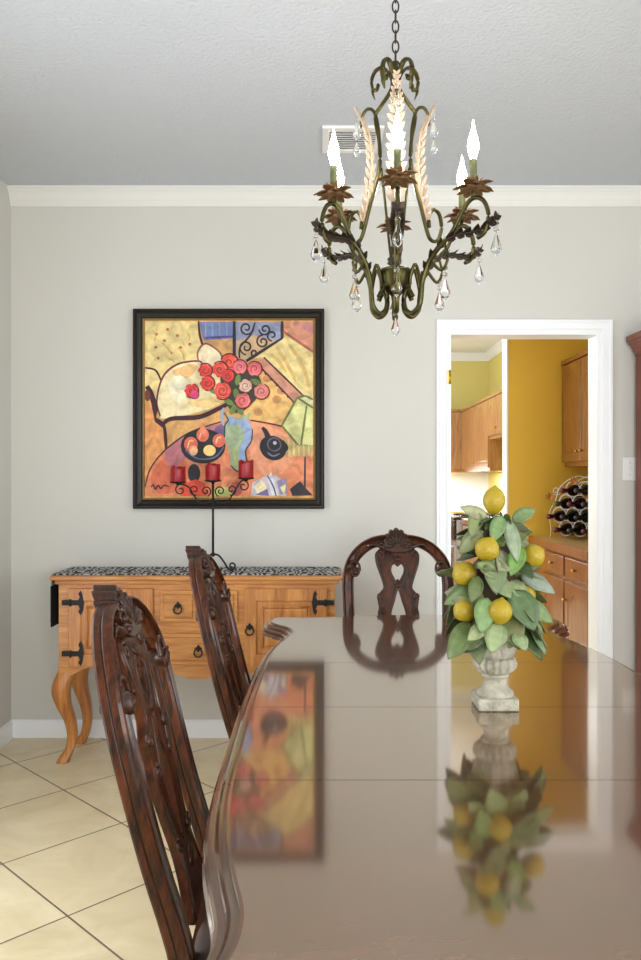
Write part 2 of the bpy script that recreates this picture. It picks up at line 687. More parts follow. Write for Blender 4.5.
# crown moulding, baseboards
CROWN = [(0, 0), (0, -0.088), (0.006, -0.088), (0.009, -0.079), (0.012, -0.077), (0.014, -0.066), (0.018, -0.062), (0.026, -0.042), (0.036, -0.026), (0.041, -0.022), (0.043, -0.014), (0.050, -0.012), (0.050, 0)]
BASE = [(0, 0), (0, 0.088), (0.004, 0.088), (0.010, 0.078), (0.013, 0.066), (0.014, 0.0)]


def run(name, prof, p0, p1, out, mat):
    return struct(MB().sweep(prof, prof_run(prof, Vector(p0), Vector(p1), out)).build(name, mat))


run('trim_1', CROWN, (XL, YB, ZC), (XR, YB, ZC), (0, -1, 0), M['crown'])
run('baseboard_back', BASE, (XL, YB, 0), (0.577, YB, 0), (0, -1, 0), M['trim'])
run('baseboard_right', BASE, (1.455, YB, 0), (XR, YB, 0), (0, -1, 0), M['trim'])
run('baseboard_left', BASE, (XL, YB, 0), (XL, YF, 0), (1, 0, 0), M['trim'])

# doorway casing, jamb and hinge
def casing(name, x0, x1, zt, y, w, prof):
    """three-sided mitred casing in the X-Z plane, front towards -Y"""
    frames = []
    for (x, z, ax, az) in [(x0, 0, -1, 0), (x0, zt, -1, 1), (x1, zt, 1, 1), (x1, 0, 1, 0)]:
        frames.append((Vector((x, y, z)), Vector((ax, 0, az)), Vector((0, -1, 0))))
    return MB().sweep(prof, frames).build(name, M['trim'])


CAS = [(0, 0), (0, 0.008), (0.010, 0.011), (0.014, 0.016), (0.042, 0.018), (0.047, 0.022), (0.057, 0.022), (0.060, 0.018), (0.060, 0)]
door = struct(casing('door_1', DX0, DX1, DZ, YB, 0.07, CAS))
mb = MB()
mb.box(DX0 - 0.002, DX0 + 0.014, YB - 0.006, YB + WT + 0.01, 0, DZ)
mb.box(DX1 - 0.014, DX1 + 0.002, YB - 0.006, YB + WT + 0.01, 0, DZ)
mb.box(DX0 + 0.014, DX1 - 0.014, YB - 0.006, YB + WT + 0.01, DZ - 0.014, DZ + 0.002)
mb.build('jamb', M['trim'], door)
mb = MB()
mb.box(DX0 - 0.004, DX0 + 0.012, YB - 0.0095, YB - 0.004, 1.765, 1.83, 0.001)
mb.tube([(DX0 + 0.008, YB - 0.012, 1.763), (DX0 + 0.008, YB - 0.012, 1.832)], 0.005, 8)
h = mb.build('hinge', M['brass'], door)
h['label'] = 'small brass hinge'

# ------------------------------------------------------------------ kitchen shell
KX = 1.93
mb = MB().box(-1.2, KX, 9.2, 9.32, 0, ZC)
struct(mb.build('wall_far', M['kitchen_yellow']))
mb = MB().box(KX, KX + 0.1, 5.42, 9.32, 0, ZC)
struct(mb.build('wall_far_right', M['kitchen_yellow']))
mb = MB().box(KX, KX + 0.1, 4.12, 5.42, 0, ZC)
struct(mb.build('wall_nook_right', M['ochre']))
mb = MB().box(-1.3, -1.2, 4.12, 4.4, 0, ZC).box(-1.3, -1.2, 8.0, 9.32, 0, ZC).box(-1.3, -1.2, 4.4, 8.0, 0, 0.8).box(-1.3, -1.2, 4.4, 8.0, 2.1, ZC)  # opening invented to hold the kitchen side fill
struct(mb.build('wall_far_left', M['kitchen_yellow']))
mb = MB().box(1.243, KX, 5.3, 5.42, 0, ZC)
struct(mb.build('wall_partition', M['ochre']))
mb = MB().box(1.232, 1.2432, 5.296, 5.424, 0, ZC)
struct(mb.build('trim_2', M['crown']))
mb = MB().box(-1.3, KX + 0.1, 4.06, 9.32, ZC, ZC + 0.1)
struct(mb.build('ceiling_kitchen', M['white_wall']))
run('trim_3', CROWN, (-1.2, 9.2, ZC), (KX, 9.2, ZC), (0, -1, 0), M['crown'])
run('trim_4', CROWN, (KX, 9.2, ZC), (KX, 5.42, ZC), (-1, 0, 0), M['crown'])
mb = MB().box(-1.2, KX, 9.185, 9.2, 0.92, 1.37)
struct(mb.build('trim_5', M['white_wall']))

# ------------------------------------------------------------------ cabinet maker
def arch_loop(x0, x1, z0, z1, rise):
    """rectangle whose top is a cathedral arch"""
    w = x1 - x0
    pts = [(x0, z0), (x1, z0), (x1, z1 - rise)]
    for i in range(1, 16):
        t = i / 16
        k = abs(2 * t - 1)
        z = z1 - rise + rise * (0.5 + 0.5 * math.cos(PI * min(1, max(0, (k - 0.12) / 0.75))))
        pts.append((x1 - w * t, z))
    pts.append((x0, z1 - rise))
    return pts


def cab_door(name, w, h, mat, parent, loc, arch=0.0, st=0.055, t=0.02, rot=0):
    """framed raised-panel door; local x 0..w, z 0..h, front at y=-t"""
    mb = MB()
    outer = [(0, 0), (w, 0), (w, h), (0, h)]
    st = min(st, w * 0.28, h * 0.28)
    inner = arch_loop(st, w - st, st, h - st, arch) if arch else [(st, st), (w - st, st), (w - st, h - st), (st, h - st)]
    mb.flat([outer, inner], t - 0.006, 0.003, fn=lambda u, v, q: (u, -t / 2 + q, v))
    g = 0.008
    pan = arch_loop(st + g, w - st - g, st + g, h - st - g, arch) if arch else [(st + g, st + g), (w - st - g, st + g), (w - st - g, h - st - g), (st + g, h - st - g)]
    mb.flat([inner], 0.006, 0, fn=lambda u, v, q: (u, -t * 0.25 + q, v))
    mb.flat([pan], 0.002, min(0.009, w * 0.05), fn=lambda u, v, q: (u, -t * 0.55 + q * 0.7, v))
    return mb.build(name, mat, parent, loc, (0, 0, rot))


def knob(parent, loc, mat, r=0.012):
    mb = MB()
    mb.lathe([(0.005, 0), (0.005, 0.012), (r, 0.016), (r, 0.022), (r * 0.5, 0.027), (0, 0.028)], 12, xf=Matrix.Rotation(R(90), 4, 'X'))
    return mb.build('knob', mat, parent, loc)


def wall_cabinet(label, w, d, z0, z1, doors, mat, loc, rz, arch=0.0, group=None, crown=True):
    """front faces local -Y, local x to the right of the viewer; origin at front left bottom on floor level"""
    t = thing('wall_cabinet', label, 'cabinet', loc, rz, group)
    mb = MB()
    mb.box(0, w, 0, d, z0, z1, 0.002)
    if crown:
        mb.box(-0.0, w, -0.024, d, z1 - 0.03, z1, 0.004)
    mb.build('body', mat, t)
    n = doors
    dw = w / n
    for i in range(n):
        dd = cab_door('door', dw - 0.016, z1 - z0 - 0.075, mat, t, (i * dw + 0.008, 0, z0 + 0.035), arch)
        kx = (dw - 0.016 - 0.03) if i % 2 == 0 else 0.03
        knob(dd, (kx, -0.018, 0.06), M['brass'], 0.009)
    return t


# nook wall cabinet (right wall): local x -> world -Y
wall_cabinet('dark oak wall cabinet with arched doors on the ochre kitchen wall', 1.17, 0.31, 1.37, 2.07, 3, M['oak_nook'],
             (1.615, 5.297, 0), R(-90), 0.05)
# far kitchen
wall_cabinet('golden oak wall cabinet on the far kitchen wall facing the doorway', 1.9, 0.325, 1.37, 2.07, 4, M['oak'],
             (-0.33, 8.87, 0), 0, 0.05)
wall_cabinet('tall golden oak corner wall cabinet left of the short cabinet over the stove gap', 1.38, 0.345, 1.37, 2.07, 2, M['oak'],
             (1.58, 8.845, 0), R(-90), 0.05)
wall_cabinet('short golden oak wall cabinet above the open gap beside the ochre wall end', 1.0, 0.345, 1.66, 2.07, 3, M['oak'],
             (1.58, 7.46, 0), R(-90), 0.04)


def base_cabinet(label, units, d, mat, loc, rz, drawers=True, toe=0.08):
    t = thing('base_cabinet', label, 'cabinet', loc, rz)
    w = sum(units)
    mb = MB()
    mb.box(0, w, 0, d, toe, 0.868, 0.002)
    mb.box(0, w, 0.06, d, 0, toe)
    mb.build('body', mat, t)
    x = 0
    for u in units:
        if u > 0.3:
            if drawers:
                dr = MB().box(0, u - 0.03, -0.02, 0, 0, 0.115, 0.008, 2).build('drawer', mat, t, (x + 0.015, 0, 0.735))
                knob(dr, ((u - 0.03) / 2, -0.018, 0.058), M['brass'], 0.01)
                dd = cab_door('door', u - 0.03, 0.6, mat, t, (x + 0.015, 0, 0.11), 0.05)
            else:
                dd = cab_door('door', u - 0.03, 0.72, mat, t, (x + 0.015, 0, 0.11), 0.0)
            knob(dd, (0.03, -0.018, 0.5), M['brass'], 0.01)
        x += u
    return t


def counter(label, x0, x1, y0, y1, edge_side):
    t = thing('countertop', label, 'countertop', ((x0 + x1) / 2, (y0 + y1) / 2, 0.87))
    cx, cy = (x0 + x1) / 2, (y0 + y1) / 2
    MB().box(x0 - cx, x1 - cx, y0 - cy, y1 - cy, 0.001, 0.045, 0.003).build('slab', M['laminate'], t)
    e = MB()
    if edge_side == 'x':
        e.box(x0 - cx - 0.018, x0 - cx, y0 - cy, y1 - cy, -0.002, 0.046, 0.004)
    else:
        e.box(x0 - cx, x1 - cx, y0 - cy - 0.018, y0 - cy, -0.002, 0.046, 0.004)
    e.build('wood_edge', M['oak_dark'], t)
    return t


base_cabinet('brown base cabinet with drawers and arched doors along the ochre kitchen nook', [0.3, 0.44, 0.42], 0.52, M['oak_dark'], (1.405, 5.295, 0), R(-90))
counter('tan countertop with wood edge holding the wine rack', 1.395, 1.928, 4.135, 5.298, 'x')
base_cabinet('golden oak base cabinet on the far kitchen wall under the bright backsplash', [0.42, 0.42, 0.42, 0.42], 0.58, M['oak'], (-0.42, 8.59, 0), 0)
base_cabinet('golden oak base cabinet against the right kitchen wall behind the ochre wall', [0.4, 0.4, 0.4], 0.53, M['oak'], (1.39, 7.74, 0), R(-90))
counter('pale countertop on the far kitchen wall under the bright backsplash', -0.42, 1.27, 8.575, 9.18, 'y')
counter('pale countertop along the right kitchen wall behind the ochre wall', 1.375, 1.925, 6.54, 7.74, 'x')

# stove on the far wall
t = thing('stove', 'stainless stove with black top against the right kitchen wall', 'stove', (1.62, 8.12, 0), R(-90))
MB().box(-0.36, 0.36, -0.30, 0.30, 0.05, 0.90, 0.004).box(-0.34, 0.34, -0.27, 0.29, 0, 0.06).build('body', M['chrome'], t)
mb = MB().box(-0.365, 0.365, -0.325, 0.30, 0.90, 0.925, 0.004)
for bx, by in ((-0.17, -0.14), (0.17, -0.14), (-0.17, 0.15), (0.17, 0.15)):
    mb.tube([(bx + 0.09 * math.cos(R(a)), by + 0.09 * math.sin(R(a)), 0.932) for a in range(0, 360, 20)], 0.006, 6, True)
    mb.box(bx - 0.1, bx + 0.1, by - 0.005, by + 0.005, 0.925, 0.94)
    mb.box(bx - 0.005, bx + 0.005, by - 0.1, by + 0.1, 0.925, 0.94)
mb.build('cooktop', M['black'], t)
mb = MB().box(-0.36, 0.36, -0.325, -0.30, 0.70, 0.898, 0.004)
mb.build('control_panel', M['black'], t)
for k in range(4):
    MB().lathe([(0.02, 0), (0.018, 0.02), (0, 0.021)], 14, xf=Matrix.Translation((-0.24 + 0.16 * k, -0.325, 0.84)) @ Matrix.Rotation(R(90), 4, 'X')).build('dial', M['chrome'], t)
od = MB().box(-0.35, 0.35, -0.32, -0.30, 0.24, 0.69, 0.004).build('oven_door', M['chrome'], t)
MB().box(-0.22, 0.22, -0.322, -0.318, 0.34, 0.56, 0.001).build('glass_panel', M['black'], od)
MB().tube([(-0.28, -0.32, 0.63), (-0.28, -0.35, 0.63), (0.28, -0.35, 0.63), (0.28, -0.32, 0.63)], 0.009, 8).build('handle', M['chrome'], od)
MB().box(-0.35, 0.35, -0.32, -0.30, 0.07, 0.225, 0.004).build('drawer', M['chrome'], t)

# ------------------------------------------------------------------ wine rack and bottles
RA = R(-50)
rack = thing('wine_rack', 'silver wire wine rack with copper leaves on the kitchen counter', 'wine rack', (1.665, 5.03, 0.9155), RA)
cells = []
rows = [(3, 0.065), (4, 0.147), (3, 0.229), (2, 0.311)]
SPX = 0.098
for n, z in rows:
    for i in range(n):
        cells.append(((i - (n - 1) / 2) * SPX, z))
mb = MB()
for yy in (-0.06, 0.06):
    for cx, cz in cells:
        mb.tube([(cx + 0.048 * math.cos(R(a)), yy, cz + 0.0475 * math.sin(R(a))) for a in range(0, 360, 15)], 0.004, 6, True)
for cx, cz in cells[::2]:
    mb.tube([(cx, -0.06, cz - 0.0475), (cx, 0.06, cz - 0.0475)], 0.003, 6)
mb.build('wire_lattice', M['wire'], rack)
mb = MB()
for sx in (-1, 1):
    for yy in (-0.065, 0.065):
        mb.tube([(sx * x, yy, z) for x, z in cr([(0.21, 0.003), (0.205, 0.06), (0.215, 0.16), (0.17, 0.24), (0.14, 0.32), (0.07, 0.375), (0.0, 0.395)], 6)], 0.0035, 6)
        mb.tube([(sx * x, yy, z) for x, z in spiral((0.165, 0.30), 0.03, 0.006, 200, 700)], 0.003, 6)
        mb.ball((sx * 0.21, yy, 0.006), 0.006)
        mb.tube([(sx * 0.10, yy, 0.003), (sx * 0.10, yy, 0.03)], 0.003, 6)
    mb.tube([(sx * 0.205, -0.065, 0.06), (sx * 0.205, 0.065, 0.06)], 0.0035, 6)
mb.build('side_frame', M['wire'], rack)


def maple(mb, c, s, ang, tilt, mat=0):
    pts = []
    lobes = [(90, 1.0), (45, 0.85), (5, 0.75), (-50, 0.5), (-90, 0.2), (-130, 0.5), (175, 0.75), (135, 0.85)]
    lobes.sort()
    for i, (a, r) in enumerate(lobes):
        a2 = lobes[(i + 1) % len(lobes)][0] + (360 if i == len(lobes) - 1 else 0)
        pts.append((r * math.cos(R(a)), r * math.sin(R(a))))
        m_ = (a + a2) / 2
        pts.append((0.38 * math.cos(R(m_)), 0.38 * math.sin(R(m_))))
    vs = [(0, 0, -0.15)] + [(x, z, 0.12 * (x * x)) for x, z in pts]
    fs = [(0, i + 1, (i + 1) % len(pts) + 1) for i in range(len(pts))]
    xf = Matrix.Translation(c) @ Matrix.Rotation(R(tilt), 4, 'Z') @ Matrix.Rotation(R(90), 4, 'X') @ Matrix.Rotation(R(ang), 4, 'Z') @ Matrix.Scale(s, 4)
    mb.add(vs, fs, False, mat, xf)


for c, s, a, tl in (((-0.205, -0.075, 0.26), 0.042, 20, 20), ((-0.03, -0.085, 0.36), 0.046, -50, 0), ((0.06, -0.085, 0.27), 0.04, 30, 0), ((0.12, -0.08, 0.34), 0.04, 160, -15)):
    mb = MB()
    maple(mb, c, s, a, tl)
    solid(mb.build('copper_leaf', M['maple'], rack), 0.0015)


def make_bottle(glass, foil, label):
    t = thing('wine_bottle', label, 'bottle', (0, 0, 0), RA, 'wine bottles in the wire rack')
    xf = Matrix.Rotation(R(90), 4, 'X')
    mb = MB().lathe([(0.0, 0), (0.033, 0.001), (0.0365, 0.006), (0.0365, 0.19), (0.033, 0.21), (0.02, 0.235), (0.0145, 0.25), (0.0142, 0.26)], 20, xf=xf)
    mb.build('glass_body', glass, t)
    MB().lathe([(0.0145, 0.255), (0.0145, 0.30), (0.016, 0.302), (0.016, 0.312), (0.014, 0.315), (0, 0.3155)], 16, xf=xf).build('foil_capsule', foil, t)
    MB().lathe([(0.0368, 0.07), (0.0370, 0.071), (0.0370, 0.16), (0.0368, 0.161)], 20, xf=xf).build('paper_label', M['paper'], t)
    return t


kinds = [(M['bottle'], M['foil_black'], 'black capped'), (M['bottle_red'], M['foil_red'], 'red capped'), (M['bottle'], M['foil_green'], 'green capped')]
protos = {}
rown = ['bottom row', 'second lowest row', 'second highest row', 'top row']
posn = {2: ['left', 'right'], 3: ['left', 'middle', 'right'], 4: ['leftmost', 'second from left', 'third from left', 'rightmost']}
order = [1, 0, 1, 1, 0, 0, 2, 2, 1, 0, 1, 0]
rm = Matrix.Rotation(RA, 4, 'Z')
k = 0
for ri, (n, z) in enumerate(rows):
    for i in range(n):
        kd = order[k % len(order)]
        lab = '%s wine bottle, %s in the %s of the wire rack' % (kinds[kd][2], posn[n][i], rown[ri])
        if kd not in protos:
            b = protos[kd] = make_bottle(kinds[kd][0], kinds[kd][1], lab)
        else:
            b = copy_tree(protos[kd])
            b['label'] = lab
        off = rm @ Vector(((i - (n - 1) / 2) * SPX, 0.13, z - 0.0075))
        b.location = (rack.location.x + off.x, rack.location.y + off.y, rack.location.z + off.z)
        k += 1

# ------------------------------------------------------------------ ceiling vent, light switch
t = thing('ceiling_vent', 'white slatted air vent in the ceiling behind the chandelier', 'vent', (0.135, 3.41, ZC))
mb = MB()
mb.flat([[(-0.125, -0.125), (0.125, -0.125), (0.125, 0.125), (-0.125, 0.125)], [(-0.10, -0.10), (0.10, -0.10), (0.10, 0.10), (-0.10, 0.10)]], 0.008, 0.002, fn=lambda u, v, w: (u, v, -0.005 + w))
mb.build('frame', M['plastic'], t)
MB().box(-0.1, 0.1, -0.1, 0.1, -0.0022, -0.0005).build('backing', M['dark_gap'], t)
for k in range(9):
    yy = -0.088 + 0.022 * k
    MB().box(-0.1, 0.1, -0.009, 0.009, -0.001, 0.001, xf=Matrix.Translation((0, yy, -0.007)) @ Matrix.Rotation(R(35), 4, 'X')).build('slat', M['plastic'], t)

t = thing('light_switch', 'white double light switch plate on the wall right of the doorway', 'light switch', (1.545, YB, 1.34))
MB().box(-0.036, 0.036, -0.006, 0, -0.058, 0.058, 0.003).build('plate', M['plastic'], t)
MB().box(-0.006, 0.006, -0.008, -0.005, -0.013, 0.013, 0.001).box(-0.004, 0.004, -0.016, -0.006, -0.004, 0.006, 0.001).build('toggle', M['plastic'], t)
for zz in (-0.03, 0.03):
    MB().lathe([(0.003, 0), (0.003, 0.001), (0, 0.0015)], 10, xf=Matrix.Translation((0, -0.006, zz)) @ Matrix.Rotation(R(90), 4, 'X')).build('screw', M['chrome'], t)

# ------------------------------------------------------------------ tall cabinet at the right
t = thing('china_cabinet', 'tall red brown wooden cabinet with moulded top at the right edge', 'cabinet', (1.985, 3.77, 0))
CW0, CW1, CD0, CD1 = -0.422, 0.44, -0.22, 0.2
mb = MB()
mb.box(CW0, CW1, CD0, CD1, 0.08, 1.9, 0.003)
mb.box(CW0 - 0.012, CW1 + 0.012, CD0 - 0.012, CD1, 0.0, 0.09, 0.004)
mb.build('body', M['mahogany'], t)
CORN = [(0, 0), (0.004, 0), (0.006, 0.012), (0.012, 0.02), (0.014, 0.032), (0.026, 0.05), (0.034, 0.056), (0.036, 0.066), (0.046, 0.07), (0.046, 0.096), (0, 0.096)]
fr = []
for (x, y, ax, ay) in [(CW0, CD1, -1, 0), (CW0, CD0, -1, -1), (CW1, CD0, 1, -1), (CW1, CD1, 1, 0)]:
    fr.append((Vector((x, y, 1.899)), Vector((ax, ay, 0)), Vector((0, 0, 1))))
MB().sweep(CORN, fr).box(CW0, CW1, CD0, CD1, 1.9, 1.995).build('cornice', M['mahogany'], t)
for i in range(2):
    d = cab_door('door', 0.425, 1.05, M['mahogany'], t, (CW0 + 0.003 + i * 0.431, CD0 - 0.001, 0.8), 0.06, 0.06)
    knob(d, (0.39 if i == 0 else 0.03, -0.018, 0.4), M['brass'])
    d = cab_door('door', 0.425, 0.6, M['mahogany'], t, (CW0 + 0.003 + i * 0.431, CD0 - 0.001, 0.14), 0.0, 0.06)
    knob(d, (0.39 if i == 0 else 0.03, -0.018, 0.45), M['brass'])

# ------------------------------------------------------------------ sideboard
SY0, SY1 = 3.607, 3.965
SC = -0.559
sb = thing('sideboard', 'honey pine sideboard with curved legs and black iron hinges against the back wall', 'sideboard', (SC, SY0, 0))
SD = SY1 - SY0
HW = 0.661
# top board
MB().box(-HW, HW, -0.012, SD, 0.832, 0.852, 0.006, 3).box(-HW + 0.018, HW - 0.018, 0.004, SD, 0.813, 0.833, 0.005).build('top_board', M['pine'], sb)
BW = 0.625
mb = MB()
# carcass with a scalloped apron along the bottom of the front


def apron(x):
    a = abs(x) / BW
    tab = [(0, 0.385), (0.06, 0.387), (0.13, 0.403), (0.2, 0.412), (0.27, 0.402), (0.33, 0.40), (0.42, 0.415), (0.55, 0.43), (0.68, 0.44), (0.78, 0.438), (0.86, 0.42), (0.91, 0.40), (1.0, 0.40)]
    return interp(tab, a)


lp = [(-BW, 0.813), (-BW, 0.40)]
lp += [(-BW + 2 * BW * i / 60, apron(-BW + 2 * BW * i / 60)) for i in range(1, 60)]
lp += [(BW, 0.40), (BW, 0.813)]
mb.flat([lp], 0.02, 0, fn=lambda u, v, w: (u, 0.022 + w, v))
mb.box(-BW, BW, 0.032, SD - 0.005, 0.455, 0.813)
mb.box(-BW, -BW + 0.02, 0.03, SD - 0.005, 0.41, 0.46)
mb.box(BW - 0.02, BW, 0.03, SD - 0.005, 0.41, 0.46)
mb.build('body', M['pine'], sb)


def iron_hinge(parent, x, z, side):
    """H-less strap hinge: strap from the frame on to the door with a forked end; side=-1 strap points right from the left frame"""
    mb = MB()
    s = side
    mb.box(min(0, s * 0.075), max(0, s * 0.075), -0.004, 0, -0.012, 0.012, 0.001)
    pts = [(s * 0.075, 0.012), (s * 0.082, 0.026), (s * 0.075, 0.04), (s * 0.085, 0.056), (s * 0.094, 0.04), (s * 0.097, 0.02), (s * 0.1, 0.0),
           (s * 0.097, -0.02), (s * 0.094, -0.04), (s * 0.085, -0.056), (s * 0.075, -0.04), (s * 0.082, -0.026), (s * 0.075, -0.012)]
    mb.flat([pts], 0.004, 0, fn=lambda u, v, w: (u, -0.002 + w, v))
    mb.tube([(s * 0.04, -0.004, -0.016), (s * 0.04, -0.004, 0.016)], 0.005, 8)
    hh = mb.build('hinge', M['iron'], parent, (x, 0, z))
    hh['label'] = 'black forked iron hinge'


def ring_pull(parent, x, y, z, r=0.018):
    mb = MB()
    mb.flat([[(0.013 * math.cos(R(a)) * (1.25 if (a // 45) % 2 == 0 else 0.75), 0.013 * math.sin(R(a)) * (1.25 if (a // 45) % 2 == 0 else 0.75)) for a in range(0, 360, 45)]], 0.003, 0.001, fn=lambda u, v, w: (u, -0.003 + w, v + 0.012))
    mb.tube([(r * math.sin(R(a)), -0.010, -0.008 - r * 0.6 + r * math.cos(R(a)) + 0.012) for a in range(0, 360, 20)], 0.0035, 8, True)
    mb.ball((0, -0.008, 0.012), 0.006)
    mb.build('ring_pull', M['iron'], parent, (x, y, z))


def sb_door(x0, x1, hinge_side):
    w, h = x1 - x0, 0.345
    mb = MB()
    f = 0.05
    mb.flat([[(0, 0), (w, 0), (w, h), (0, h)], [(f, f), (w - f, f), (w - f, h - f), (f, h - f)]], 0.012, 0.002, fn=lambda u, v, q: (u, 0.004 + q, v))
    mb.box(f - 0.002, w - f + 0.002, 0.004, 0.010, f - 0.002, h - f + 0.002)
    # moulding round the panel and a raised field
    for a, b, c in ((f, 0.010, 0.006), (f + 0.03, 0.006, 0.006)):
        for (p, q) in (((a, a), (w - a, a)), ((w - a, a), (w - a, h - a)), ((w - a, h - a), (a, h - a)), ((a, h - a), (a, a))):
            mb.tube([(p[0], 0.002, p[1]), (q[0], 0.002, q[1])], 0.005, 6)
    mb.flat([[(f + 0.045, f + 0.045), (w - f - 0.045, f + 0.045), (w - f - 0.045, h - f - 0.045), (f + 0.045, h - f - 0.045)]], 0.003, 0.008, fn=lambda u, v, q: (u, 0.004 + q * 0.6, v))
    d = mb.build('door', M['pine_v'], sb, (x0, 0, 0.447))
    hx = -0.032 if hinge_side < 0 else w + 0.032
    for z in (0.055, 0.285):
        iron_hinge(d, hx, z, 1 if hinge_side < 0 else -1)
        d.children[-1].location.y = -0.001
    ring_pull(d, w - 0.022 if hinge_side < 0 else 0.022, -0.003, 0.165)
    return d


sb_door(-0.575, -0.198, -1)
sb_door(0.218, 0.588, 1)


def sb_drawer(x0, x1, z0, z1, pulls):
    w, h = x1 - x0, z1 - z0
    mb = MB()
    mb.box(0, w, -0.002, 0.012, 0, h, 0.003)
    f = 0.025
    mb.flat([[(f, f), (w - f, f), (w - f, h - f), (f, h - f)]], 0.002, 0.008, fn=lambda u, v, q: (u, -0.003 + q * 0.8, v))
    for (p, q) in (((f, f), (w - f, f)), ((w - f, f), (w - f, h - f)), ((w - f, h - f), (f, h - f)), ((f, h - f), (f, f))):
        mb.tube([(p[0], -0.004, p[1]), (q[0], -0.004, q[1])], 0.004, 6)
    d = mb.build('drawer', M['pine'], sb, (x0, 0, z0))
    for u in pulls:
        ring_pull(d, u * w, -0.012, h / 2 - 0.006)
    return d


sb_drawer(-0.165, 0.002, 0.645, 0.787, [0.5])
sb_drawer(0.018, 0.185, 0.645, 0.787, [0.5])
sb_drawer(-0.165, 0.185, 0.452, 0.592, [0.5])

# curved legs
def sb_leg(sx, front):
    mb = MB()
    # centre line offset (outwards), z, half thickness
    tab = [(0.0, 0.46, 0.040), (-0.002, 0.42, 0.044), (0.016, 0.37, 0.046), (0.024, 0.32, 0.042), (0.014, 0.26, 0.035), (-0.008, 0.19, 0.028), (-0.018, 0.12, 0.024), (-0.010, 0.06, 0.023), (0.008, 0.025, 0.028), (0.018, 0.0, 0.030)]
    tab = cr(tab, 5)
    fr = []
    sy = -1 if front else 1
    for off, z, h in tab:
        fr.append((Vector((sx * off, sy * off * (0.7 if front else 0.15), z)), Vector((h, 0, 0)), Vector((0, h, 0))))
    pr = [(math.cos(R(a)) * (1.0 / max(abs(math.cos(R(a))), abs(math.sin(R(a)))) * 0.55 + 0.45), math.sin(R(a)) * (1.0 / max(abs(math.cos(R(a))), abs(math.sin(R(a)))) * 0.55 + 0.45)) for a in range(0, 360, 20)]
    pr = [(a * 0.92, b * 0.92) for a, b in pr]
    mb.sweep(pr, fr, smooth=True)
    # the outer knee bracket merges with the body corner
    x = sx * (BW - 0.028)
    y = 0.052 if front else SD - 0.055
    return mb.build('leg', M['pine_v'], sb, (x, y, 0))


for sx in (-1, 1):
    sb_leg(sx, True)
    sb_leg(sx, False)

# runner on the sideboard
mb = MB()
mb.box(-0.648, 0.648, 0.03, 0.352, 0.0, 0.0035)
mb.box(-0.6665, -0.646, 0.03, 0.352, 0.0, 0.0035)
mb.box(-0.6685, -0.665, 0.03, 0.352, -0.05, 0.0035)
mb.box(-0.6690, -0.6655, 0.03, 0.352, -0.215, -0.05, mat=1)
for k in range(20):
    y0 = 0.032 + k * 0.016
    mb.tube([(-0.667, y0 + 0.006, -0.21), (-0.667 + 0.002 * (k % 2), y0 + 0.006, -0.238)], 0.004, 5, mat=1)
ru = mb.build('table_runner', [M['runner'], M['black_fabric']], None, (SC, SY0, 0.8525))
tag(ru, 'black and white patterned runner with black fringe on the pine sideboard', 'runner')

# ------------------------------------------------------------------ candle holder and candles
CY = 3.80
CX = px(213, CY)
ch = thing('candle_holder', 'black wrought iron three candle holder with scrolls on the sideboard', 'candle holder', (CX, CY, 0.856))
zt = pz(481, CY) - 0.856
mb = MB()
mb.tube([(0, 0, 0.07), (0, 0, zt - 0.005)], 0.0055, 10)
mb.ball((0, 0, 0.075), 0.011)
mb.ball((0, 0, zt - 0.1), 0.009)
mb.build('pole', M['iron'], ch)
for a in (0, 130, 230):
    pts = cr([(0.004, 0.078), (0.03, 0.068), (0.055, 0.035), (0.072, 0.008), (0.085, 0.006)], 6)
    pts += spiral((0.09, 0.022), 0.017, 0.006, -80, 300, 18)
    mb = MB().tube([(r * math.cos(R(a)), r * math.sin(R(a)), z) for r, z in pts], 0.0045, 8)
    mb.build('foot', M['iron'], ch)
cups = [(px(178, CY) - CX, pz(482.5, CY) - 0.856), (0, zt), (px(246, CY) - CX, pz(478.5, CY) - 0.856)]
for sx, (ux, uz) in ((-1, cups[0]), (1, cups[2])):
    w = abs(ux)
    mb = MB()
    P3 = lambda q: [(sx * u, 0, v) for u, v in q]
    z0 = zt - 0.1
    # main S arm from the pole out to the cup
    mb.tube(P3(cr([(0.004, z0 + 0.012), (0.03, z0 - 0.004), (0.065, z0 + 0.0), (0.09, z0 + 0.03), (0.11, z0 + 0.065), (0.135, uz - 0.012), (w, uz - 0.006)], 6)), 0.0038, 8)
    mb.tube(P3(spiral((0.034, z0 + 0.052), 0.026, 0.005, 250, -250)), 0.0032, 7)
    mb.tube(P3(spiral((0.088, z0 + 0.058), 0.026, 0.005, -110, 330)), 0.0032, 7)
    mb.tube(P3(spiral((w - 0.012, uz - 0.036), 0.028, 0.005, 100, -330)), 0.0032, 7)
    mb.build('scroll_arm', M['iron'], ch)
for ux, uz in cups:
    MB().lathe([(0.008, -0.012), (0.01, -0.006), (0.034, -0.003), (0.042, 0.003), (0.040, 0.004), (0.033, 0.0), (0, 0.0)], 20, (ux, 0, uz)).build('candle_cup', M['iron'], ch)
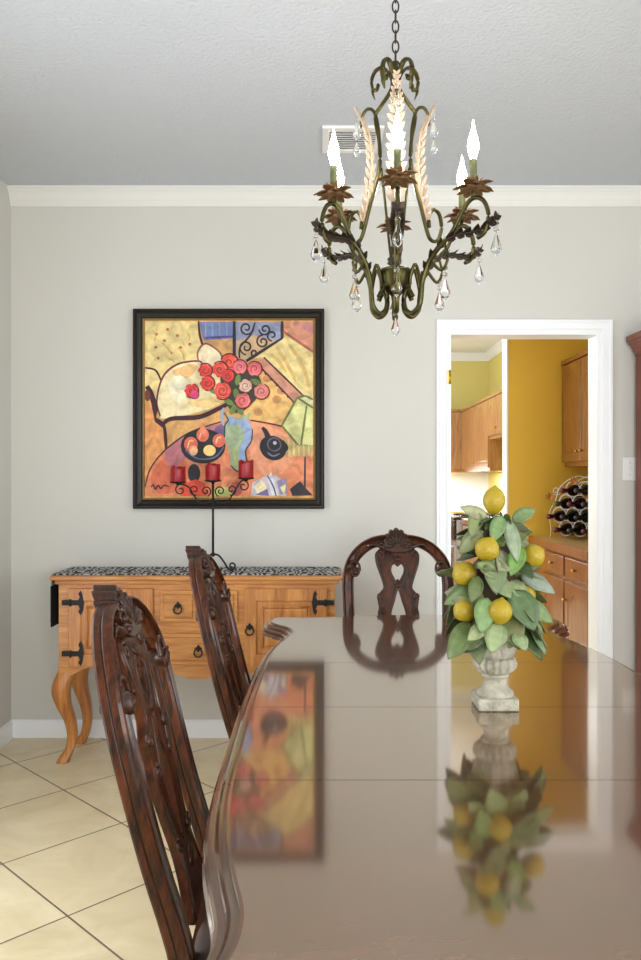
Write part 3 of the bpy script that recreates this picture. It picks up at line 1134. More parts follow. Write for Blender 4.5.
for (ux, uz), h, nm in zip(cups, (0.072, 0.078, 0.082), ('left', 'middle', 'right')):
    t = thing('pillar_candle', 'short red pillar candle on the %s cup of the iron holder' % nm, 'candle', (CX + ux, CY, 0.856 + uz + 0.0005), 0, 'red pillar candles on the iron holder')
    rr = random.Random(nm)
    ph = rr.random() * 6

    def rim(i, a, ph=ph):
        return 1 + 0.02 * math.sin(3 * a + ph)
    mb = MB()
    prof = [(0, 0), (0.034, 0.0), (0.0355, 0.003), (0.0355, h - 0.012), (0.035, h), (0.031, h - 0.001), (0.027, h - 0.014), (0, h - 0.018)]
    mb.lathe(prof, 24, rfun=rim)
    for i in range(3 * 24, 6 * 24):
        v = mb.v[i]
        a = math.atan2(v.y, v.x)
        v.z += 0.006 * math.sin(2 * a + ph) + 0.003 * math.sin(5 * a + ph)
    mb.build('wax', M['red_wax'], t)
    MB().tube([(0, 0, h - 0.02), (0.001, 0, h - 0.012), (0.003, 0, h - 0.006)], 0.0014, 6).build('wick', M['wick'], t)

# ------------------------------------------------------------------ painting
PY = YB - 0.035
pa = thing('painting', 'framed still life painting of red roses and fruit hanging above the sideboard', 'painting', (px(228.5, PY), PY, pz(408.5, PY)))
fx0, fx1 = px(133, PY) - pa.location.x, px(324.3, PY) - pa.location.x
fz0, fz1 = pz(508.8, PY) - pa.location.z, pz(308.8, PY) - pa.location.z
FPR = [(0, 0.034), (0, -0.002), (0.006, -0.006), (0.014, -0.006), (0.018, 0.0), (0.026, 0.004), (0.040, 0.008), (0.044, 0.014), (0.044, 0.034)]
GPR = [(0.044, 0.03), (0.044, 0.009), (0.048, 0.006), (0.052, 0.009), (0.054, 0.016), (0.054, 0.03)]


def frame_loop(prof):
    fr = []
    for x, z, ax, az in ((fx0, fz0, 1, 1), (fx1, fz0, -1, 1), (fx1, fz1, -1, -1), (fx0, fz1, 1, -1)):
        fr.append((Vector((x, 0, z)), Vector((ax, 0, az)), Vector((0, 1, 0))))
    return MB().sweep(prof, fr, closed=True)


frame_loop(FPR).build('frame', M['frame'], pa)
frame_loop(GPR).build('gold_lip', M['gold'], pa)

pm = MB()
lay = [0]


def zc(p):  # picture coordinates (a 641 x 705 sketch grid) to canvas x, z
    X = (130 + p[0] / 3.205 - 320.5) / 800.0 * PY - pa.location.x
    Z = CAMZ - (300 + p[1] / 3.205 - 480) / 800.0 * PY - pa.location.z
    return X, Z


def paint(pts, c, smooth=0, closed=True):
    lay[0] += 1
    if smooth:
        pts = cr(pts, smooth, True)
    y = 0.018 - lay[0] * 0.00006
    lo = (46, 66) if lay[0] > 1 else (34, 54)
    hi = (587, 629) if lay[0] > 1 else (600, 642)
    q = [(min(max(p[0], lo[0]), hi[0]), min(max(p[1], lo[1]), hi[1])) for p in pts]
    b = bmesh.new()
    vs = [b.verts.new((zc(p)[0], y, zc(p)[1])) for p in q]
    clean = [vs[0]]
    for v in vs[1:]:
        if (v.co - clean[-1].co).length > 1e-5:
            clean.append(v)
    if (clean[0].co - clean[-1].co).length < 1e-5:
        clean.pop()
    if len(clean) >= 3:
        f = b.faces.new(clean)
        for v in [v for v in b.verts if not v.link_faces]:
            b.verts.remove(v)
        f.normal_update()
        bmesh.ops.triangulate(b, faces=[f])
        b.verts.index_update()
        pm.add([v.co.copy() for v in b.verts], [[v.index for v in f.verts] for f in b.faces], False, 0, None, rgb(*c))
    b.free()


def stroke(pts, w, c, n=6):
    p = cr(pts, n) if n else pts
    L, Rr = [], []
    N = len(p)
    for i in range(N):
        a, b = p[max(i - 1, 0)], p[min(i + 1, N - 1)]
        dx, dy = b[0] - a[0], b[1] - a[1]
        d = math.hypot(dx, dy) or 1
        ww = w[0] + (w[1] - w[0]) * i / (N - 1) if isinstance(w, tuple) else w * 1.25 * (0.75 + 0.25 * math.sin(PI * i / (N - 1)))
        L.append((p[i][0] - dy / d * ww / 2, p[i][1] + dx / d * ww / 2))
        Rr.append((p[i][0] + dy / d * ww / 2, p[i][1] - dx / d * ww / 2))
    lay[0] += 1
    y = 0.018 - lay[0] * 0.00006
    vs = []
    for a, b in zip(L, Rr):
        for p_ in (a, b):
            X, Z = zc((min(max(p_[0], 46), 587), min(max(p_[1], 66), 629)))
            vs.append((X, y, Z))
    pm.add(vs, [(2 * i, 2 * i + 1, 2 * i + 3, 2 * i + 2) for i in range(N - 1)], False, 0, None, rgb(*c))


def ell(cx, cy, rx, ry, c, rot=0, n=22):
    paint([(cx + rx * math.cos(2 * PI * i / n) * math.cos(R(rot)) - ry * math.sin(2 * PI * i / n) * math.sin(R(rot)),
            cy + rx * math.cos(2 * PI * i / n) * math.sin(R(rot)) + ry * math.sin(2 * PI * i / n) * math.cos(R(rot))) for i in range(n)], c)


OUT = (78, 38, 44)
paint([(34, 54), (600, 54), (600, 642), (34, 642)], (226, 172, 108))
paint([(46, 66), (217, 66), (222, 120), (234, 158), (215, 200), (150, 212), (105, 250), (90, 300), (46, 230)], (238, 214, 148), 0)
for x, y in ((118, 92), (82, 108), (150, 112), (108, 128), (190, 140), (160, 150), (80, 150), (130, 168), (88, 185)):
    ell(x, y, 5, 5, (190, 110, 80), n=8)
for a in ((100, 135, 130, 175), (150, 150, 172, 190), (120, 185, 140, 200), (70, 95, 76, 130), (180, 100, 186, 130)):
    stroke([(a[0], a[1]), ((a[0] + a[2]) / 2 + 6, (a[1] + a[3]) / 2), (a[2], a[3])], 4, (216, 182, 108))
paint([(222, 68), (330, 68), (330, 122), (235, 127), (226, 100)], (112, 130, 182))
for x in (240, 262, 285, 308):
    stroke([(x, 70), (x + 2, 120)], 4, (150, 150, 176), 2)
stroke([(240, 119), (330, 115)], 6, (84, 76, 132), 2)
paint([(234, 127), (332, 122), (332, 195), (262, 170), (236, 160)], (214, 166, 106))
stroke([(218, 66), (222, 110), (234, 155), (232, 175)], 6, OUT)
paint([(336, 68), (487, 68), (487, 120), (372, 192), (336, 190)], (150, 156, 186))
paint([(340, 130), (400, 110), (470, 130), (374, 188), (340, 186)], (200, 168, 130), 0)
for c_, r0, a0, a1 in (((372, 88), 24, 0, 500), ((432, 92), 20, 180, -320), ((372, 150), 24, 90, 600), ((425, 132), 22, 270, -240), ((398, 168), 14, 0, 420), ((455, 112), 18, 90, 480)):
    stroke(spiral(c_, r0, 4, a0, a1, 22), 5, (50, 42, 50), 0)
stroke([(400, 70), (385, 110), (352, 150), (350, 185)], 5, (50, 42, 50))
stroke([(333, 66), (333, 195)], 9, (48, 38, 46), 2)
stroke([(487, 66), (487, 122)], 9, (60, 48, 54), 2)
stroke([(490, 120), (372, 194)], 9, (52, 42, 50), 2)
paint([(492, 68), (587, 68), (587, 160), (492, 98)], (220, 152, 124))
paint([(520, 68), (587, 68), (587, 110)], (206, 140, 138))
stroke([(490, 98), (587, 164)], 6, (170, 96, 84), 2)
paint([(487, 125), (500, 112), (587, 170), (587, 325), (560, 310), (430, 182), (395, 186)], (241, 218, 150))
for a in ((470, 150, 530, 260), (510, 140, 560, 230), (450, 170, 500, 230), (540, 180, 575, 280)):
    stroke([(a[0], a[1]), ((a[0] + a[2]) / 2 + 4, (a[1] + a[3]) / 2), (a[2], a[3])], 9, (226, 190, 118))
paint([(398, 196), (415, 200), (530, 335), (505, 372), (450, 396), (385, 384), (330, 330), (350, 250)], (236, 188, 116))
for x, y in ((470, 318), (410, 358), (440, 250), (485, 290)):
    ell(x, y, 15, 13, (206, 146, 96), n=12)
paint([(402, 198), (430, 182), (562, 312), (532, 332)], (206, 146, 122))
stroke([(428, 182), (563, 313)], 5, OUT, 2)
stroke([(402, 198), (532, 334)], 5, OUT, 2)
for i in range(7):
    ell(416 + 18 * i, 216 + 18.6 * i, 4, 4, (84, 40, 44), n=8)
# sofa
paint([(46, 215), (78, 222), (98, 255), (94, 300), (90, 330), (46, 290)], (240, 214, 150), 0)
stroke([(46, 216), (80, 224), (98, 258)], 5, OUT)
paint([(96, 380), (84, 320), (104, 245), (150, 205), (205, 196), (240, 215), (300, 250), (330, 310), (250, 350), (150, 376)], (246, 228, 180), 0)
paint([(215, 200), (218, 165), (240, 140), (275, 158), (300, 190), (260, 212)], (244, 226, 190), 4)
paint([(130, 230), (190, 205), (215, 215), (180, 250)], (238, 190, 130), 4)
paint([(180, 330), (260, 310), (310, 315), (250, 345)], (240, 206, 140), 4)
paint([(120, 270), (160, 240), (190, 280), (150, 330)], (250, 240, 206), 4)
stroke([(95, 372), (84, 320), (104, 245), (150, 205), (215, 194), (232, 205)], 5, (120, 56, 60))
stroke([(218, 195), (216, 165), (240, 138), (280, 160), (296, 185)], 5, (150, 92, 76))
stroke([(52, 275), (66, 300), (78, 345), (74, 380), (104, 405), (112, 482)], 15, (70, 34, 40))
ell(54, 305, 10, 18, (120, 60, 50))
stroke([(100, 402), (130, 380), (220, 374), (285, 346), (325, 324)], 12, (66, 32, 40))
paint([(46, 330), (70, 350), (78, 390), (104, 410), (110, 480), (46, 590)], (232, 160, 98))
# table
paint([(46, 629), (50, 580), (66, 538), (112, 480), (190, 424), (290, 392), (385, 386), (460, 398), (520, 430), (587, 480), (587, 629)], (230, 142, 102))
paint([(66, 560), (120, 500), (180, 520), (170, 600), (90, 620)], (222, 116, 84), 4)
paint([(380, 400), (460, 410), (540, 470), (480, 560), (400, 540)], (236, 160, 122), 4)
paint([(110, 490), (200, 420), (300, 398), (290, 440), (160, 520), (150, 560)], (188, 116, 124), 4)
paint([(270, 410), (310, 396), (320, 430), (280, 450)], (120, 90, 130), 4)
stroke([(46, 600), (64, 540), (112, 480), (190, 424), (290, 390)], 4, OUT)
stroke([(385, 384), (450, 396), (510, 410)], 4, OUT)
# lampshade
paint([(486, 402), (536, 312), (587, 332), (587, 468), (538, 466)], (216, 214, 146))
paint([(536, 312), (560, 305), (587, 318), (587, 340)], (236, 230, 180))
for q in ([(486, 402), (536, 312)], [(486, 402), (540, 466)], [(540, 466), (587, 468)], [(536, 312), (587, 345)], [(566, 338), (548, 464)], [(536, 312), (562, 306)], [(562, 306), (587, 318)]):
    stroke(q, 6, (116, 124, 72), 2)
for i in range(12):
    stroke([(500 + 8 * i, 440 + min(i, 5) * 5), (502 + 8 * i, 500)], 6, (222, 206, 138) if i % 2 else (202, 180, 112), 2)
stroke([(561, 502), (560, 622)], 5, (70, 50, 56), 2)
paint([(512, 606), (545, 580), (560, 600), (586, 626), (520, 628)], (52, 46, 54))
# bowl with fruit
ell(204, 555, 20, 30, (40, 42, 48))
ell(233, 468, 72, 56, (38, 40, 46))
stroke([(175, 480), (215, 508), (270, 504), (300, 470)], 4, (104, 108, 140))
for x, y, rx, ry, c in ((232, 432, 20, 22, (232, 120, 92)), (194, 462, 22, 24, (230, 112, 88)), (284, 450, 20, 22, (232, 116, 90)), (254, 482, 20, 18, (240, 206, 128)), (202, 482, 14, 16, (240, 178, 128))):
    ell(x, y, rx, ry, c)
    stroke([(x - rx * 0.5, y + ry * 0.5), (x - rx * 0.2, y - ry * 0.4), (x + rx * 0.4, y - ry * 0.4)], 4, (250, 196, 150))
paint([(222, 424), (232, 390), (244, 424)], (236, 140, 104), 3)
# vase
paint([(300, 362), (318, 372), (345, 382), (388, 360), (376, 384), (392, 414), (388, 452), (370, 484), (374, 530), (346, 549), (322, 530), (318, 490), (302, 440), (304, 400), (312, 384)], (166, 184, 146), 0)
paint([(345, 384), (376, 384), (390, 414), (386, 450), (366, 486), (370, 528), (350, 540), (352, 480), (366, 430)], (154, 174, 212), 4)
paint([(318, 372), (345, 382), (350, 396), (322, 400), (310, 390)], (150, 172, 204), 3)
stroke([(300, 345), (294, 370), (300, 402)], 7, (150, 172, 200))
stroke([(302, 440), (304, 400), (314, 384), (300, 360)], 4, (70, 66, 90))
stroke([(392, 414), (388, 452), (370, 484), (374, 530), (346, 549), (322, 530)], 4, (70, 66, 90))
stroke([(330, 470), (334, 500), (342, 530)], 6, (190, 196, 120))
# bouquet
paint([(300, 200), (400, 230), (420, 290), (370, 350), (330, 360), (310, 330), (290, 270)], (60, 66, 52), 4)
for x, y, a in ((316, 326, 30), (340, 300, 80), (352, 352, 60), (402, 262, 20), (272, 292, 10), (345, 255, 100), (330, 350, 120)):
    ell(x, y, 18, 9, (112, 138, 72), a, 12)
for x, y, r, c in ((240, 225, 24, (220, 66, 60)), (318, 200, 30, (232, 84, 66)), (247, 266, 25, (222, 64, 58)), (288, 222, 27, (226, 78, 66)), (314, 242, 22, (214, 62, 60)), (296, 290, 30, (228, 84, 72)), (352, 214, 24, (232, 112, 118)), (399, 220, 25, (230, 104, 108)), (370, 275, 23, (242, 190, 170)), (421, 293, 26, (236, 132, 124)), (361, 322, 27, (232, 112, 110)), (196, 290, 24, (226, 62, 62)), (206, 303, 14, (224, 70, 130))):
    n = 16
    paint([(x + r * (0.9 + 0.12 * math.sin(3.1 * i + x)) * math.cos(2 * PI * i / n), y + r * (0.9 + 0.12 * math.cos(2.3 * i + y)) * math.sin(2 * PI * i / n)) for i in range(n)], c, 2)
    dk = tuple(int(v * 0.72) for v in c)
    lt = tuple(min(255, int(v * 1.1 + 24)) for v in c)
    stroke(spiral((x, y), r * 0.75, r * 0.1, x % 360, x % 360 + 560, 20), r * 0.16, lt, 0)
    stroke(spiral((x, y), r * 0.6, r * 0.08, x % 360 + 90, x % 360 + 500, 16), r * 0.12, dk, 0)
    stroke(spiral((x, y), r * 0.98, r * 0.95, y % 360, y % 360 + 200, 14), r * 0.13, (110, 30, 40), 0)
# teapot
stroke([(424, 408), (436, 424), (446, 450)], (9, 20), (38, 38, 46))
ell(458, 474, 44, 38, (36, 37, 44), 30)
stroke(spiral((462, 462), 22, 20, 0, 360, 20), 4, (96, 90, 104), 0)
stroke([(440, 488), (458, 500), (480, 492)], 4, (120, 122, 150))
ell(464, 458, 6, 6, (190, 180, 190), n=10)
stroke([(488, 450), (503, 474), (486, 492)], 7, (36, 37, 44))
# things along the lower edge
paint([(386, 628), (392, 585), (430, 565), (470, 560), (505, 600), (500, 628)], (206, 196, 204))
for q, c in (([(395, 600), (420, 575), (440, 600), (415, 625)], (246, 232, 186)), ([(440, 570), (452, 550), (475, 626), (455, 626)], (226, 226, 230)), ([(470, 580), (500, 570), (505, 620), (480, 624)], (150, 140, 178)), ([(400, 625), (440, 605), (446, 628)], (112, 104, 156)), ([(480, 600), (500, 590), (495, 626)], (236, 222, 160))):
    paint(q, c)
stroke([(440, 562), (460, 600), (468, 628)], 4, (90, 84, 130))
paint([(160, 628), (166, 590), (210, 574), (240, 590), (245, 628)], (230, 84, 62), 0)
ell(296, 620, 30, 22, (196, 200, 120))
ell(340, 605, 20, 24, (190, 96, 86))
stroke([(66, 600), (74, 592), (80, 606), (90, 594), (98, 605), (108, 594), (124, 598)], 3.5, (60, 36, 40), 5)
lay_b = MB()
pm.box(fx0 + 0.045, fx1 - 0.045, 0.0182, 0.03, fz0 + 0.045, fz1 - 0.045)
for i_ in range(len(pm.c)):
    if pm.c[i_]:
        c_ = pm.c[i_][:3]
        g_ = sum(c_) / 3
        pm.c[i_] = tuple(max(0, (g_ + (x_ - g_) * 1.0) * 0.9) for x_ in c_) + (1,)
    else:
        pm.c[i_] = rgb(190, 140, 90)
for i_, f_ in enumerate(pm.f):
    a_, b_, c_ = (pm.v[k_] for k_ in f_[:3])
    if (b_ - a_).cross(c_ - a_).y > 0:
        pm.f[i_] = f_[::-1]
pm.build('canvas', M['paint'], pa, attr='paint', recalc=False)

# ------------------------------------------------------------------ dining table
TX, TY, TH = 0.352, 1.85, 0.76
dt = thing('dining_table', 'long polished dark wood dining table with scalloped edges and two leaves', 'table', (TX, TY, 0))
# quarter outline (x half width, y half length) from side middle to end middle
Q = [(0.548, 0.0), (0.546, 0.25), (0.541, 0.5), (0.525, 0.68), (0.502, 0.80), (0.484, 0.89), (0.492, 0.97), (0.530, 1.03), (0.560, 1.08), (0.572, 1.14), (0.564, 1.20), (0.540, 1.238), (0.505, 1.25), (0.46, 1.247), (0.40, 1.246), (0.30, 1.262), (0.18, 1.288), (0.08, 1.300), (0, 1.303)]
full = Q[:]
full += [(-x, y) for x, y in reversed(Q[:-1])]
full += [(-x, -y) for x, y in Q[1:]]
full += [(x, -y) for x, y in reversed(Q[1:-1])]
full = [p for i, p in enumerate(full) if p != full[i - 1]]
out = cr(full, 6, True)
N = len(out)
nor = []
for i in range(N):
    a, b = out[i - 1], out[(i + 1) % N]
    d = Vector((b[0] - a[0], b[1] - a[1]))
    d.normalize()
    nor.append((-d.y, d.x))  # inward for counter-clockwise order
EDGE = [(0.040, 0.760), (0.0355, 0.7595), (0.034, 0.7565), (0.0335, 0.7525), (0.029, 0.7525), (0.024, 0.7535), (0.0195, 0.751), (0.0175, 0.7465), (0.0185, 0.743), (0.0135, 0.7425), (0.008, 0.7425), (0.004, 0.7395), (0.003, 0.735), (0.0055, 0.731), (0.0085, 0.7295), (0.0035, 0.728), (0.0, 0.723), (0.0, 0.717), (0.004, 0.7125), (0.010, 0.711), (0.018, 0.708), (0.06, 0.707)]
bt = bmesh.new()
rings = []
for d, z in EDGE:
    rings.append([bt.verts.new((out[i][0] + nor[i][0] * d, out[i][1] + nor[i][1] * d, z)) for i in range(N)])
for a, b in zip(rings, rings[1:]):
    for i in range(N):
        j = (i + 1) % N
        f = bt.faces.new((a[i], b[i], b[j], a[j]))
        f.material_index = 1
ft = bt.faces.new(rings[0])
fb = bt.faces.new(list(reversed(rings[-1])))
bmesh.ops.recalc_face_normals(bt, faces=list(bt.faces))
cuts = [-1.4, -0.45, 0.0, 0.45, 1.4]
for i in range(4):
    lo, hi = cuts[i] + 0.0009, cuts[i + 1] - 0.0009
    bb = bt.copy()
    for co, no in (((0, lo, 0), (0, -1, 0)), ((0, hi, 0), (0, 1, 0))):
        r = bmesh.ops.bisect_plane(bb, geom=list(bb.verts) + list(bb.edges) + list(bb.faces), plane_co=co, plane_no=no, clear_outer=True)
        ed = [e for e in r['geom_cut'] if isinstance(e, bmesh.types.BMEdge)]
        if ed:
            bmesh.ops.holes_fill(bb, edges=ed, sides=0)
    name = 'tabletop' if i in (0, 3) else 'table_leaf'
    me = bpy.data.meshes.new(name)
    bmesh.ops.triangulate(bb, faces=[f for f in bb.faces if len(f.verts) > 4])
    bb.to_mesh(me)
    bb.free()
    me.materials.append(M['table'])
    me.materials.append(M['table_edge'])
    ob = bpy.data.objects.new(name, me)
    COL.objects.link(ob)
    ob.parent = dt
bt.free()
mb = MB()
ap = [(x * 0.86, y * 0.93) for x, y in out[::3]]
apin = [(x * 0.80, y * 0.905) for x, y in out[::3]]
mb.flat([ap, apin], 0.075, 0, fn=lambda u, v, w: (u, v, 0.6695 + w))
mb.build('apron', M['cherry'], dt)
for sx in (-1, 1):
    for sy in (-1, 1):
        tab = cr([(0.0, 0.66, 0.045), (0.006, 0.6, 0.05), (0.02, 0.54, 0.05), (0.018, 0.46, 0.042), (0.0, 0.34, 0.034), (-0.014, 0.2, 0.028), (-0.010, 0.1, 0.028), (0.012, 0.04, 0.036), (0.02, 0.0, 0.04)], 5)
        MB().tube([(sx * a, sy * a, z) for a, z, r in tab], [r for a, z, r in tab], 14).build('leg', M['cherry'], dt, (sx * 0.41, sy * 1.08, 0))

# ------------------------------------------------------------------ dining chairs
YCT = [(0, -0.36), (0.2, -0.285), (0.40, -0.24), (0.494, -0.256), (0.645, -0.303), (0.79, -0.339), (0.93, -0.372), (1.0, -0.398), (1.062, -0.428), (1.12, -0.455)]


def yc(z):
    # smoothed interpolation
    return (interp(YCT, z - 0.05) + 2 * interp(YCT, z) + interp(YCT, z + 0.05)) / 4


def back_pt(u, z, w=0.0):
    return Vector((u, yc(z) + w, z))


def make_chair(label):
    t = thing('dining_chair', label, 'chair', (0, 0, 0), 0)
    # back frame: one bent moulded rail from stile to stile
    half = [(0.195, 0.43), (0.198, 0.55), (0.202, 0.66), (0.206, 0.77), (0.208, 0.86), (0.200, 0.915), (0.182, 0.955), (0.150, 0.991), (0.110, 1.016), (0.066, 1.028), (0.02, 1.031)]
    path = cr(half + [(-x, z) for x, z in reversed(half)], 5)
    prof = [(-0.020, -0.018), (0.016, -0.018), (0.021, -0.016), (0.0225, -0.012), (0.0225, -0.004), (0.0205, -0.002), (0.0225, 0.001), (0.0235, 0.012), (0.022, 0.018), (0.018, 0.020), (0.0145, 0.016), (0.012, 0.009), (0.0, 0.005), (-0.012, 0.009), (-0.0145, 0.016), (-0.018, 0.020), (-0.022, 0.018), (-0.0235, 0.012), (-0.0225, 0.001), (-0.0205, -0.002), (-0.0225, -0.004), (-0.0225, -0.014)]
    fr = []
    for i, (u, z) in enumerate(path):
        a, b = path[max(i - 1, 0)], path[min(i + 1, len(path) - 1)]
        T = Vector((b[0] - a[0], yc(b[1]) - yc(a[1]), b[1] - a[1])).normalized()
        A = Vector((-(b[1] - a[1]), 0, b[0] - a[0])).normalized()
        B = T.cross(A).normalized()
        if B.y < 0:
            B = -B
        fr.append((back_pt(u, z), A, B))
    mb = MB()
    mb.sweep(prof, fr, smooth=False)
    n_ = len(prof)
    for q in range(n_ * (len(fr) - 1)):
        if q % n_ in (0, 4, 5, 9, 10, 14, 13, 19, 18):
            mb.m[q] = 1
    mb.build('back_frame', [M['cherry'], M['cherry_carve']], t)
    # volutes inside the arch
    for sx in (-1, 1):
        mb = MB()
        c = (sx * 0.180, 0.902)
        y0 = yc(0.9)
        mb.tube([(c[0], y0 - 0.026, c[1]), (c[0], y0 + 0.026, c[1])], 0.020, 18)
        mb.tube([(p[0], y0 + 0.026, p[1]) for p in spiral(c, 0.021, 0.004, 90, 90 + sx * 600, 30)], 0.004, 6)
        mb.ball((c[0], y0 + 0.026, c[1]), (0.007, 0.006, 0.007))
        mb.tube([back_pt(sx * u, z, 0.018) for u, z in cr([(0.158, 0.906), (0.162, 0.932), (0.182, 0.945), (0.2, 0.935)], 5)], [0.005, 0.006, 0.004], 7)
        mb.build('volute', M['cherry_carve'], t)
    # shell crest
    mb = MB()
    lob = []
    nl = 9
    for i in range(0, 181):
        a = -10 + 200 * i / 180
        k = abs(math.sin(PI * nl * i / 180))
        r = 0.063 + 0.011 * k - 0.010 * abs(math.cos(R(a)))
        lob.append((r * 0.92 * math.cos(R(a)), 1.003 + r * 1.02 * math.sin(R(a))))
    lob += [(-0.03, 0.988), (0.03, 0.988)]
    mb.flat([lob], 0.040, 0.003, fn=lambda u, v, w: back_pt(u, v, w + 0.004))
    for i in range(nl):
        a = -10 + 200 * (i + 0.5) / nl
        r = 0.066 - 0.010 * abs(math.cos(R(a)))
        mb.tube([back_pt(rr * 0.92 * math.cos(R(a)), 1.003 + rr * math.sin(R(a)), 0.026) for rr in (0.014, r * 0.6, r)], [0.003, 0.007, 0.010], 8, flat=0.8)
    mb.build('shell_crest', M['cherry_carve'], t)
    # pierced splat
    hs = [(0.040, 1.02), (0.046, 1.0), (0.070, 0.992), (0.088, 0.975), (0.090, 0.955), (0.086, 0.93), (0.074, 0.895), (0.062, 0.86), (0.058, 0.835), (0.072, 0.815), (0.084, 0.80), (0.082, 0.782), (0.078, 0.755), (0.083, 0.73), (0.078, 0.69), (0.066, 0.64), (0.058, 0.59), (0.066, 0.54), (0.082, 0.50), (0.084, 0.47)]
    hs = cr(hs, 4)
    outer = hs + [(-x, z) for x, z in reversed(hs)]
    h1 = cr([(0.0, 0.925), (0.014, 0.935), (0.027, 0.922), (0.028, 0.90), (0.018, 0.878), (0.008, 0.862), (0.0, 0.868), (-0.008, 0.862), (-0.018, 0.878), (-0.028, 0.90), (-0.027, 0.922), (-0.014, 0.935)], 4, True)
    h2 = cr([(0.0, 0.832), (0.008, 0.815), (0.018, 0.78), (0.032, 0.735), (0.030, 0.68), (0.016, 0.625), (0.0, 0.60), (-0.016, 0.625), (-0.030, 0.68), (-0.032, 0.735), (-0.018, 0.78), (-0.008, 0.815)], 4, True)
    mb = MB()
    mb.flat([outer, h1, h2], 0.014, 0.003, fn=lambda u, v, w: back_pt(u, v, w))
    mb.build('splat', M['cherry'], t)
    mb = MB()
    F = 0.008
    for sx in (-1, 1):
        mb.tube([back_pt(sx * (x - 0.006), z, F) for x, z in hs[4:]], [0.004, 0.006, 0.005, 0.006, 0.005, 0.006, 0.004], 7)
        for c, r0, a0, a1 in (((0.070, 0.968), 0.017, 60, 560), ((0.076, 0.802), 0.013, 240, -260), ((0.07, 0.745), 0.012, 60, 500), ((0.062, 1.008), 0.016, 200, 650), ((0.055, 0.60), 0.013, 60, 500)):
            mb.tube([back_pt(sx * p[0], p[1], F + 0.003) for p in spiral(c, r0, 0.003, a0, a1, 22)], [0.0055, 0.004], 7)
        mb.tube([back_pt(sx * x, z, F) for x, z in cr([(0.012, 0.946), (0.030, 0.94), (0.038, 0.915), (0.032, 0.885), (0.02, 0.86), (0.016, 0.845)], 4)], 0.0045, 7)
        mb.tube([back_pt(sx * x, z, F) for x, z in cr([(0.010, 0.83), (0.02, 0.80), (0.030, 0.765), (0.040, 0.72), (0.036, 0.665), (0.02, 0.615), (0.006, 0.592)], 4)], 0.0045, 7)
        for k in range(3):
            a = 50 + 38 * k
            mb.tube([back_pt(sx * rr * math.cos(R(a)), 0.838 + rr * math.sin(R(a)) * 0.9, F + 0.002) for rr in (0.0, 0.012, 0.024)], [0.005, 0.006, 0.001], 6)
            mb.tube([back_pt(sx * rr * math.cos(R(a)), 0.572 - rr * math.sin(R(a)) * 1.1, F + 0.002) for rr in (0.0, 0.016, 0.034)], [0.006, 0.007, 0.001], 6)
            mb.tube([back_pt(sx * rr * math.cos(R(a)), 0.945 + rr * math.sin(R(a)) * 0.9, F + 0.002) for rr in (0.0, 0.012, 0.026)], [0.005, 0.006, 0.001], 6)
        mb.tube([back_pt(sx * x, z, 0.02) for x, z in cr([(0.052, 1.0), (0.075, 1.006), (0.1, 1.014), (0.125, 1.004)], 4)], [0.007, 0.008, 0.002], 7)
    mb.build('carving', M['cherry_carve'], t)
    # seat
    mb = MB()

    def seat_ring(s, z):
        pts = [(0.215 * s, -0.23 * s), (0.235 * s, 0.0), (0.255 * s, 0.17 * s), (0.15 * s, 0.192 * s), (0, 0.198 * s), (-0.15 * s, 0.192 * s), (-0.255 * s, 0.17 * s), (-0.235 * s, 0.0), (-0.215 * s, -0.23 * s), (0, -0.235 * s)]
        return [(x, y, z) for x, y in cr(pts, 4, True)]
    rg = [seat_ring(0.95, 0.442), seat_ring(0.97, 0.455), seat_ring(0.96, 0.468), seat_ring(0.9, 0.480), seat_ring(0.7, 0.490), seat_ring(0.3, 0.494)]
    n = len(rg[0])
    vs = [p for r_ in rg for p in r_]
    fs = [(i * n + k, i * n + (k + 1) % n, (i + 1) * n + (k + 1) % n, (i + 1) * n + k) for i in range(len(rg) - 1) for k in range(n)]
    fs += [list(range(n))[::-1], [(len(rg) - 1) * n + k for k in range(n)]]
    mb.add(vs, fs, True)
    mb.build('seat_cushion', M['seat'], t)
    mb = MB()
    rg = [seat_ring(0.98, 0.37), seat_ring(1.0, 0.376), seat_ring(1.0, 0.43), seat_ring(0.985, 0.443), seat_ring(0.9, 0.443)]
    vs = [p for r_ in rg for p in r_]
    fs = [(i * n + k, i * n + (k + 1) % n, (i + 1) * n + (k + 1) % n, (i + 1) * n + k) for i in range(len(rg) - 1) for k in range(n)]
    fs += [list(range(n))[::-1], [(len(rg) - 1) * n + k for k in range(n)]]
    mb.add(vs, fs, False)
    mb.build('seat_frame', M['cherry'], t)
    for sx in (-1, 1):
        tab = cr([(0.0, 0.40, 0.034), (0.008, 0.36, 0.038), (0.02, 0.31, 0.036), (0.012, 0.24, 0.028), (-0.004, 0.15, 0.022), (-0.006, 0.08, 0.02), (0.01, 0.03, 0.026), (0.016, 0.0, 0.03)], 5)
        MB().tube([(sx * (0.212 + a), 0.135 + a, z) for a, z, r in tab], [r for a, z, r in tab], 12).build('leg', M['cherry'], t)
        zz = [0, 0.08, 0.16, 0.24, 0.32, 0.40, 0.46]
        fr = [(Vector((sx * 0.195, yc(z), z)), Vector((1, 0, 0)), Vector((0, 1, 0))) for z in zz]
        MB().sweep([(-0.02, -0.02), (0.02, -0.02), (0.02, 0.02), (-0.02, 0.02)], fr).build('leg', M['cherry'], t)
    return t


